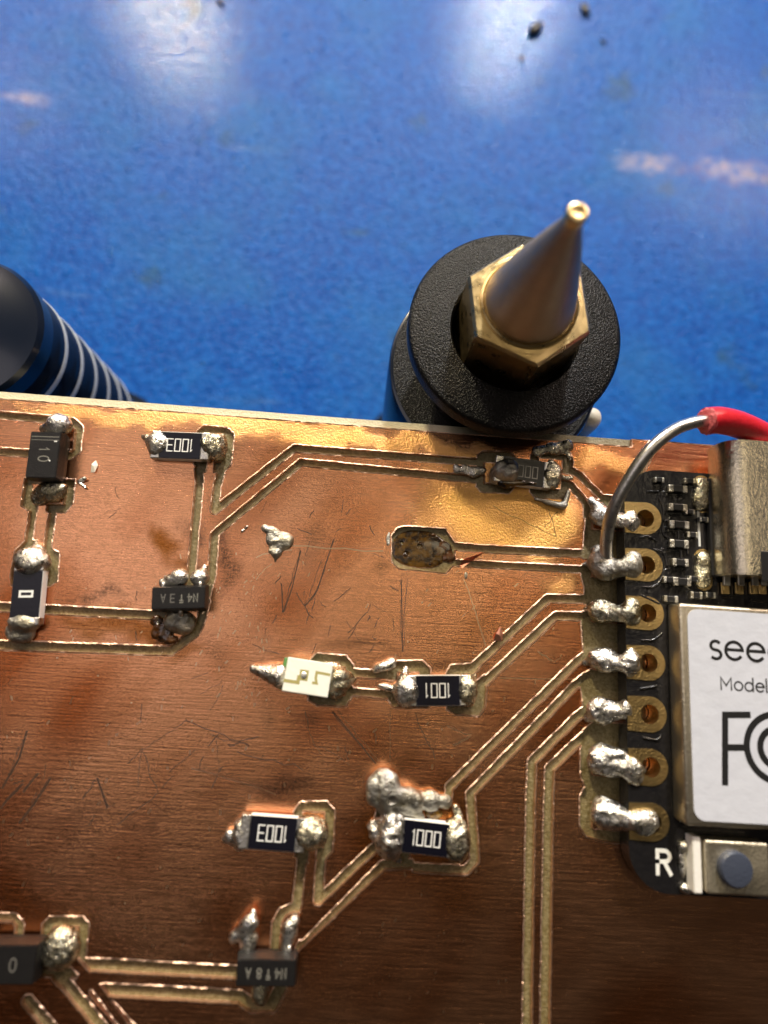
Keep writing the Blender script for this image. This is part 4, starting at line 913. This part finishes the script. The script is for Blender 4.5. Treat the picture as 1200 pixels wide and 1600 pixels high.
# castellated joints down the module edge
J = [
 ([('e', (945, 808, 0.35), 0.85, 0.62, 0.55), ('c', (935, 795, 0.2), (925, 784, 0.06), 0.45, 0.3, 0.8), ('c', (960, 812, 0.6), (985, 815, 1.1), 0.45, 0.42, 0.9), ('e', (988, 814, 1.15), 0.40, 0.62, 0.28)], 'solder', 0.03),
 ([('e', (940, 880, 0.4), 0.80, 0.80, 0.60), ('c', (945, 892, 0.6), (985, 884, 1.15), 0.55, 0.5, 0.9), ('e', (990, 882, 1.15), 0.55, 0.75, 0.28), ('e', (935, 862, 0.3), 0.5, 0.4, 0.4), ('c', (930, 878, 0.1), (912, 882, 0.02), 0.25, 0.12, 0.8)], 'solder_dull', 0.04),
 ([('e', (943, 955, 0.35), 0.85, 0.66, 0.55), ('c', (955, 958, 0.6), (985, 958, 1.12), 0.48, 0.46, 0.9), ('e', (988, 956, 1.15), 0.50, 0.78, 0.28), ('c', (930, 950, 0.1), (914, 950, 0.02), 0.26, 0.14, 0.8)], 'solder_flux', 0.045),
 ([('e', (943, 1030, 0.38), 0.85, 0.66, 0.58), ('c', (955, 1034, 0.6), (985, 1036, 1.12), 0.48, 0.46, 0.9), ('e', (986, 1034, 1.15), 0.46, 0.80, 0.28), ('c', (930, 1030, 0.15), (913, 1036, 0.02), 0.34, 0.16, 0.8)], 'solder', 0.05),
 ([('e', (940, 1110, 0.35), 0.82, 0.72, 0.56), ('c', (926, 1118, 0.2), (918, 1122, 0.12), 0.4, 0.26, 0.8), ('e', (962, 1112, 0.55), 0.6, 0.5, 0.5), ('e', (978, 1108, 0.95), 0.34, 0.5, 0.34)], 'solder', 0.05),
 ([('e', (946, 1188, 0.42), 0.95, 0.82, 0.62), ('c', (960, 1196, 0.6), (990, 1198, 1.1), 0.55, 0.5, 0.9), ('e', (972, 1178, 0.85), 0.4, 0.3, 0.4), ('e', (992, 1206, 1.12), 0.5, 0.6, 0.28)], 'solder', 0.07),
 ([('e', (950, 1272, 0.40), 0.85, 0.78, 0.60), ('c', (960, 1276, 0.6), (1000, 1284, 1.15), 0.52, 0.5, 0.9), ('e', (1008, 1284, 1.2), 0.72, 0.66, 0.36), ('e', (938, 1256, 0.2), 0.4, 0.4, 0.36)], 'solder', 0.055),
]
for i, (el, mt, am) in enumerate(J): blob('solder_joint', el, M[mt], mod, amp=am, amp2=am * 0.5, seed=50 + i, k=0.22)

# USB-C connector shell
def prism_y(name, outline, y0, y1, mat, parent, hollow=None, smooth=True, taper=0.0):
    n = len(outline); V = [(x, y0, z) for x, z in outline] + [(x, y1, z) for x, z in outline]
    F_ = [(i, (i + 1) % n, n + (i + 1) % n, n + i) for i in range(n)] + [tuple(range(n))[::-1], tuple(n + i for i in range(n))]
    o = mesh(name, V, F_, mat); bm = bmesh.new(); bm.from_mesh(o.data); bmesh.ops.recalc_face_normals(bm, faces=bm.faces[:])
    bmesh.ops.bevel(bm, geom=[e for e in bm.edges if abs(e.verts[0].co.y - e.verts[1].co.y) < 1e-6], offset=0.07, segments=2, affect='EDGES')
    bm.to_mesh(o.data); bm.free(); o.data.shade_smooth(); o.data.set_sharp_from_angle(angle=math.radians(50)); return sub(o, parent)
UX0, UX1, UZ0, UZ1 = 18.72, 27.0, ZM + 0.02, 3.15
UYB = at(1150, 685, 3.15).y
ush = prism_y('connector_shell', rrect(UX0, UX1, UZ0 - 0.6, UZ1, 1.05, 10), at(1165, 897, 3.15).y, UYB, M['shell'], mod)
sub(mesh('connector_mouth', [(x, UYB + 0.015, z) for x, z in rrect(UX0 + 0.3, UX1 - 0.3, UZ0 - 0.1, UZ1 - 0.3, 0.8, 8)], [tuple(range(36))[::-1]], M['dark']), ush)
b = at(1190, 875, 4.2)
for a, c, nm in (((1186, 862), (1200, 900), 'shell_notch'),):
    p, q = at(*a, 3.2), at(*c, 3.2); sub(box(nm, (1.2, 1.5, 0.05), (p.x + 0.7, p.y - 0.7, UZ1 + 0.01), M['dark'], None, 0.02), ush)
p = at(1139, 890, 2.0); sub(box('shell_tab', (0.86, 0.66, 0.9), (p.x, p.y, 1.55), M['blue_rubber'], None, 0.08), ush)
for (px, py, hh_) in ((1097, 772, 48), (1099, 890, 52)):
    p = at(px, py, ZM); l = hh_ / 29 / 2
    sub(mesh('anchor_slot', [(p.x + x, p.y + y, ZM + 0.006) for x, y in rrect(-0.46, 0.46, -l - 0.22, l + 0.22, 0.44, 6)], [tuple(range(28))], M['gold']))
    blob('anchor_solder', [('c', (px - 2, py - hh_ / 2 + 10, ZM + 0.05), (px - 2, py + hh_ / 2 - 10, ZM + 0.05), 0.46, 0.48, 0.8)], M['solder_flux'], mod, amp=0.025, seed=70 + int(py), zcut=ZM - 0.05)
sub(box('connector_skirt', (0.5, 5.4, 0.34), (UX0 + 0.12, -5.1, ZM + 0.18), M['dark'], None, 0.08))
v, f = ribbon([[at(1091, 800, ZM).xy, at(1093, 852, ZM).xy]], 0.13, ZM + 0.006); sub(mesh('silkscreen_line', v, f, M['silk']))
for k, px in enumerate((1134, 1156, 1178, 1192)):
    p = at(px, 919, ZM + 0.2); sub(box('contact', (0.44, 0.62, 0.14), (p.x, p.y, ZM + 0.12), M['gold'], None, 0.03)); 
    p = at(px, 908, ZM + 0.3); sub(box('contact_leg', (0.36, 0.7, 0.16), (p.x, p.y + 0.1, ZM + 0.36), M['tin'], None, 0.04))
# tiny parts on the module
for px, py, w_, h_ in ((1059, 764, .95, .42), (1059, 793, .95, .42), (1061, 820, 1.0, .44), (1061, 850, .95, .46), (1063, 879, .8, .42), (1066, 909, .85, .44), (1100, 812, .5, .3), (1078, 800, .5, .3), (1082, 836, .55, .34), (1046, 906, .6, .34), (1084, 905, .5, .34), (1088, 930, .6, .36), (1048, 936, .7, .34), (1110, 930, .5, .32), (1030, 750, .5, .3), (1078, 752, .6, .32)):
    p = at(px, py, ZM + 0.2); t = sub(box('small_capacitor', (w_ * 0.55, h_ * 0.9, 0.30), (p.x, p.y, ZM + 0.16), M['dark'], None, 0.04))
    for sx in (-1, 1):
        c_ = box('end_cap', (w_ * 0.30, h_, 0.26), (p.x + sx * w_ * 0.40, p.y, ZM + 0.14), M['solder_dull'], None, 0.05); sub(c_, t)
for px, py in ((1039, 772), (1060, 779), (1042, 828), (1042, 894), (1078, 925), (1036, 862), (1072, 836), (1086, 735 + 30), (1012, 922), (1072, 960)):
    p = at(px, py, ZM); n = 18; ri, ro = 0.10, 0.20
    V = [(p.x + r * math.cos(2 * math.pi * i / n), p.y + r * math.sin(2 * math.pi * i / n), z) for r, z in ((ro, ZM + 0.002), (0.16, ZM + 0.03), (ri, ZM + 0.01)) for i in range(n)]
    sub(mesh('via_ring', V, [(a * n + i, a * n + (i + 1) % n, (a + 1) * n + (i + 1) % n, (a + 1) * n + i) for a in range(2) for i in range(n)] + [tuple(2 * n + i for i in range(n))], M['mask'], None, True))
RT = [[(1030, 778), (1037, 796), (1035, 812), (1044, 813), (1049, 806), (1056, 806)], [(1036, 818), (1036, 836), (1046, 842), (1048, 856), (1060, 862)], [(1020, 858), (1034, 862), (1040, 872), (1042, 884)], [(1004, 917), (1018, 917), (1030, 910), (1036, 898)], [(1060, 826), (1060, 842)], [(1074, 840), (1074, 866)], [(1064, 860), (1064, 872)], [(1070, 914), (1082, 924), (1090, 930)], [(1028, 768), (1010, 768)], [(1000, 840), (1012, 838), (1026, 846)], [(1002, 1000), (1020, 1000), (1034, 990)], [(1000, 1076), (1026, 1072)], [(1004, 1152), (1026, 1156), (1034, 1148)], [(1126, 934), (1146, 934), (1150, 928)], [(1170, 938), (1196, 940)], [(1000, 930), (1014, 936), (1030, 944)]]
v, f = [], []
for st in RT:
    pts = [at(a, b_, ZM) for a, b_ in st]; V = []
    o = tube('masked_trace', [(q.x, q.y, ZM + 0.0) for q in pts], 0.075, M['mask'], None, n=8, sub=3); sub(o)
# shield can with its white label
SZ = 2.35; SX0, SX1, SY0, SY1 = at(1066, 1100, SZ).x, 28.6, at(1085, 1291, SZ).y, at(1075, 943, SZ).y
can = empty('shield_can', ((SX0 + SX1) / 2, (SY0 + SY1) / 2, ZM)); sub(can)
o = box('can_lid', (SX1 - SX0, SY1 - SY0, SZ - ZM - 0.01), ((SX0 + SX1) / 2, (SY0 + SY1) / 2, (SZ + ZM) / 2 + 0.005), M['can'], None, 0.16, 4, smooth=True); sub(o, can)
lx0, ly1, ly0 = at(1078, 1100, SZ).x, at(1090, 952, SZ).y, at(1110, 1283, SZ).y
o = plate('white_label', rrect(lx0, SX1 - 0.35, ly0, ly1, 0.55, 8), [], SZ + 0.002, SZ + 0.05, M['paper'], can)
LZ = SZ + 0.056
def ltext(nm, s, px, py, h, w, lab):
    p = at(px, py, LZ); o = text(nm, s, h, w, (p.x, p.y), 0.0, M['ink'], None, LZ, center=False); o['label'] = lab; sub(o, can)
ltext('brand_lettering', 'seeed', 1109, 1028, 1.30, 0.155, 'large black lower-case lettering on the white label')
ltext('model_lettering', 'Model:', 1127, 1077, 0.62, 0.075, 'black word Model')
fs = []
q = lambda a, b_: at(a, b_, LZ).xy
c = q(1216, 1169); ro = (q(1167, 1168) - c).length; ri = (q(1188, 1168) - c).length
st = [[q(1133, 1222), q(1133, 1117), q(1168, 1117)], [q(1133, 1168), q(1167, 1168)]]
st += [[c + Vector((r * math.cos(math.radians(a)), r * math.sin(math.radians(a)))) for a in range(48, 313, 6)] for r in (ro, ri)]
v, f = ribbon(st, 0.31, LZ); o = mesh('certification_logo', v, f, M['ink']); o['label'] = 'black F and two nested C letters'; sub(o, can)
# silkscreen by the can, reset letter, reset button
for a, b_, w in (((1053, 948), (1053, 1004), 0.14), ((1053, 948), (1088, 947), 0.12), ((1056, 1010), (1056, 1068), 0.2), ((1059, 1104), (1059, 1144), 0.2), ((1058, 1156), (1060, 1222), 0.22), ((1064, 1250), (1066, 1284), 0.26)):
    v, f = ribbon([[at(*a, ZM).xy, at(*b_, ZM).xy]], w, ZM + 0.006, False); sub(mesh('silkscreen_line', v, f, M['silk']))
p = at(1037, 1347, ZM); o = text('reset_letter', 'R', 1.02, 0.19, (p.x, p.y), 0, M['silk'], None, ZM + 0.006); o['label'] = 'white letter R'; sub(o)
btn = empty('reset_button', (18.7, -21.75, ZM)); sub(btn)
p0 = at(1110, 1355, 2.0)
o = box('button_frame', (3.1, 2.35, 0.9), (p0.x + 1.35, -21.72, ZM + 0.46), M['frame'], None, 0.12, 3); sub(o, btn)
p = at(1147, 1357, 2.1); sub(lathe('button_cap', [(0.80, 2.0), (0.80, 2.28), (0.72, 2.38), (0.4, 2.42), (0.02, 2.43)], M['blue_rubber'], None, 40, (p.x, p.y, 0)), btn)
pw = at(1083, 1352, 1.8); o = box('end_tab', (0.42, 2.5, 0.72), (pw.x + 0.2, -21.72, ZM + 0.38), M['ceramic'], None, 0.08); sub(o, btn)
blob('tab_solder', [('e', (1072, 1322, ZM + 0.1), 0.4, 0.3, 0.26), ('e', (1072, 1388, ZM + 0.1), 0.36, 0.26, 0.2), ('e', (1066, 1350, ZM + 0.05), 0.2, 0.7, 0.16)], M['solder'], btn, amp=0.02, seed=80, zcut=ZM - 0.05)

# ---------------------------------------------------------------- red wire
wire = empty('red_wire', at(948, 870, 0.5)); tag(wire, 'red insulated wire with bare tinned end soldered to the module', 'wire')
wp = [((949, 880), .45), ((947, 850), 1.2), ((955, 805), 2.1), ((976, 760), 2.8), ((1011, 708), 3.5), ((1050, 674), 3.8), ((1085, 660), 3.8), ((1112, 657), 3.66)]
sub(tube('bare_conductor', [at(*a, z) for a, z in wp], [0.36, 0.335, 0.325, 0.32, 0.33, 0.315, 0.31, 0.31], M['tinned'], None, n=20, sub=10), wire)
ip = [((1104, 658), 3.7), ((1125, 657), 3.55), ((1155, 664), 3.0), ((1190, 680), 2.2), ((1225, 702), 1.2), ((1270, 735), -0.2)]
ins = sub(tube('insulation', [at(*a, z) for a, z in ip], 0.70, M['red'], None, n=28, sub=8, caps=True), wire)
a, b_ = at(1104, 658, 3.7), at(1125, 657, 3.55); d = (b_ - a).normalized()
sub(tube('cut_end', [a - d * 0.10, a - d * 0.02, a + d * 0.05], [0.55, 0.68, 0.695], M['pink'], None, n=22, sub=3, wob=0.09), ins)

# ---------------------------------------------------------------- holder with the brass point
HX, HY = 7.45, 4.60
hold = empty('board_holder', (HX, HY, MAT_Z)); tag(hold, 'black round board holder with brass hex nut and pointed brass cone', 'board holder')
def hl(nm, prof, mat, **kw): return sub(lathe(nm, prof, mat, None, kw.pop('n', 120), (0, 0, 0), **kw), hold) if False else hl2(nm, prof, mat, **kw)
def hl2(nm, prof, mat, n=120, auto=35):
    o = lathe(nm, prof, mat, hold, n, (0, 0, 0), True, auto); o.location = (0, 0, -MAT_Z); return o
R = 5.80
hl2('clamp_disc', [(3.05, 1.2), (3.45, 1.9), (3.45, 2.86), (3.55, 3.0), (R - 0.22, 3.0), (R - 0.08, 2.94), (R, 2.82), (R, 2.0), (R - 0.1, 1.86), (R - 0.45, 1.6), (R - 0.6, 0.5), (R - 0.75, 0.06), (3.0, 0.05)], M['anod'])
hl2('neck', [(2.6, -2.4), (2.6, 1.6)], M['anod_gloss'])
R2b = 6.55
hl2('lower_body', [(R2b - 0.9, -12.0), (R2b, -11.6), (R2b, -2.3), (R2b - 0.08, -2.12), (R2b - 0.24, -2.06), (2.4, -2.05)], M['anod_gloss'])
hl2('shelf_face', [(R2b - 0.26, -2.3), (R2b - 0.26, -2.02), (2.4, -2.01)], M['anod'])
hl2('base', [(9.0, MAT_Z + 0.02), (9.0, MAT_Z + 3.6), (8.6, MAT_Z + 4.0), (5.4, MAT_Z + 4.2), (5.4, -11.8)], M['anod_gloss'])
# hex nut
bm = bmesh.new(); rot = math.radians(38.0); RH = 3.34
rings = []
for z, r in ((1.0, RH), (5.45, RH), (5.62, RH - 0.14)):
    rings.append([bm.verts.new((r * math.cos(rot + math.pi / 3 * i), r * math.sin(rot + math.pi / 3 * i), z)) for i in range(6)])
for r0, r1 in zip(rings[:-1], rings[1:]):
    for i in range(6): bm.faces.new((r0[i], r0[(i + 1) % 6], r1[(i + 1) % 6], r1[i]))
bm.faces.new(rings[0][::-1]); bm.faces.new(rings[-1])
bmesh.ops.bevel(bm, geom=[e for e in bm.edges if abs(e.verts[0].co.z - e.verts[1].co.z) > 1], offset=0.07, segments=2, affect='EDGES')
o = bm_obj('hex_nut', bm, M['brass'], hold); o.location = (0, 0, -MAT_Z)
hl2('collar', [(2.45, 5.58), (2.45, 5.72), (2.36, 5.78), (2.28, 5.70), (1.8, 5.70)], M['brass'])
hl2('point', [(2.20, 5.60), (2.24, 5.80), (2.22, 6.0), (2.04, 6.6), (1.74, 7.7), (1.35, 9.0), (0.92, 10.3), (0.56, 11.3), (0.44, 11.7), (0.43, 12.2), (0.40, 12.28), (0.33, 12.30), (0.30, 12.22), (0.05, 12.18)], M['cone'], auto=40)
hl2('tip_cap', [(0.445, 11.85), (0.452, 12.2), (0.40, 12.31), (0.30, 12.33), (0.26, 12.25), (0.03, 12.22)], M['brass'], n=40, auto=30)

# ---------------------------------------------------------------- ribbed post on the other side
cp = at(-64, 512, -3.0)
post = empty('ribbed_post', (cp.x, cp.y, MAT_Z)); tag(post, 'black ribbed round post with worn bright rings behind the board edge', 'post')
def pl(nm, prof, mat, auto=30):
    o = lathe(nm, prof, mat, post, 120, (0, 0, 0), True, auto); o.location = (0, 0, -MAT_Z); return o
PR = 4.95; PT = -3.0
pl('top_cap', [(PR, PT - 1.5), (PR, PT - 0.35), (PR - 0.25, PT - 0.05), (PR - 0.9, PT), (PR - 1.4, PT + 0.12), (0.05, PT + 0.5)], M['anod_gloss'])
z = PT - 1.5
for k in range(6):
    pl('rib', [(PR - 0.9, z + 0.02), (PR - 0.85, z - 0.35), (PR - 0.2, z - 1.3), (PR - 0.02, z - 1.65), (PR - 0.02, z - 2.15), (PR - 0.5, z - 2.38), (PR - 0.9, z - 2.4)], M['anod_gloss'])
    pl('worn_ring', [(PR - 0.06, z - 1.60), (PR + 0.03, z - 1.76), (PR + 0.04, z - 2.02), (PR - 0.06, z - 2.18)], M['bare'])
    z -= 2.4
pl('base', [(PR + 0.6, MAT_Z + 0.02), (PR + 0.6, MAT_Z + 6), (PR - 0.2, MAT_Z + 6.6), (PR - 0.8, z + 0.05)], M['anod_gloss'])

# ---------------------------------------------------------------- white pin behind the board
pp = at(929, 652, -3.0)
pin = tag(empty('support_pin', (pp.x, pp.y + 0.2, MAT_Z)), 'white plastic pin peeking out between black holder and board edge', 'pin')
o = lathe('shaft', [(0.75, MAT_Z + 0.02), (0.75, -4.2), (0.68, -3.6), (0.5, -3.2), (0.2, -3.02), (0.02, -3.0)], M['nylon'], pin, 40); o.location = (0, 0, -MAT_Z)
o = lathe('foot', [(2.4, MAT_Z + 0.02), (2.4, MAT_Z + 1.2), (2.1, MAT_Z + 1.5), (0.8, MAT_Z + 1.6)], M['nylon'], pin, 40); o.location = (0, 0, -MAT_Z)

# ---------------------------------------------------------------- crumbs lying on the mat
g = 'dark crumbs on the bench mat'
for i, (px, py, s, lab) in enumerate([(835, 48, 1.3, 'dark hooked crumb on the mat nearest the bright glare'), (914, 18, 1.0, 'flat dark flake on the mat right of the glare'), (815, 92, 0.5, 'small dark speck on the mat below the glare'), (345, 5, 0.6, 'dark speck on the mat beside the yellow glare'), (942, 66, 0.45, 'tiny dark speck on the mat below the flat flake')]):
    p = at(px, py, MAT_Z); r = random.Random(i)
    bm = bmesh.new(); bmesh.ops.create_icosphere(bm, subdivisions=2, radius=1)
    for v in bm.verts:
        n = 1 + 0.35 * math.sin(v.co.x * 5 + i) * math.cos(v.co.y * 4 + i); v.co = Vector((v.co.x * s * 0.55 * n, v.co.y * s * n, v.co.z * 0.3 * s + 0.28 * s))
    o = bm_obj('crumb', bm, M['mould'], None, True); o.location = p; o.rotation_euler = (0, 0, r.uniform(0, 3)); tag(o, lab, 'crumb', g)
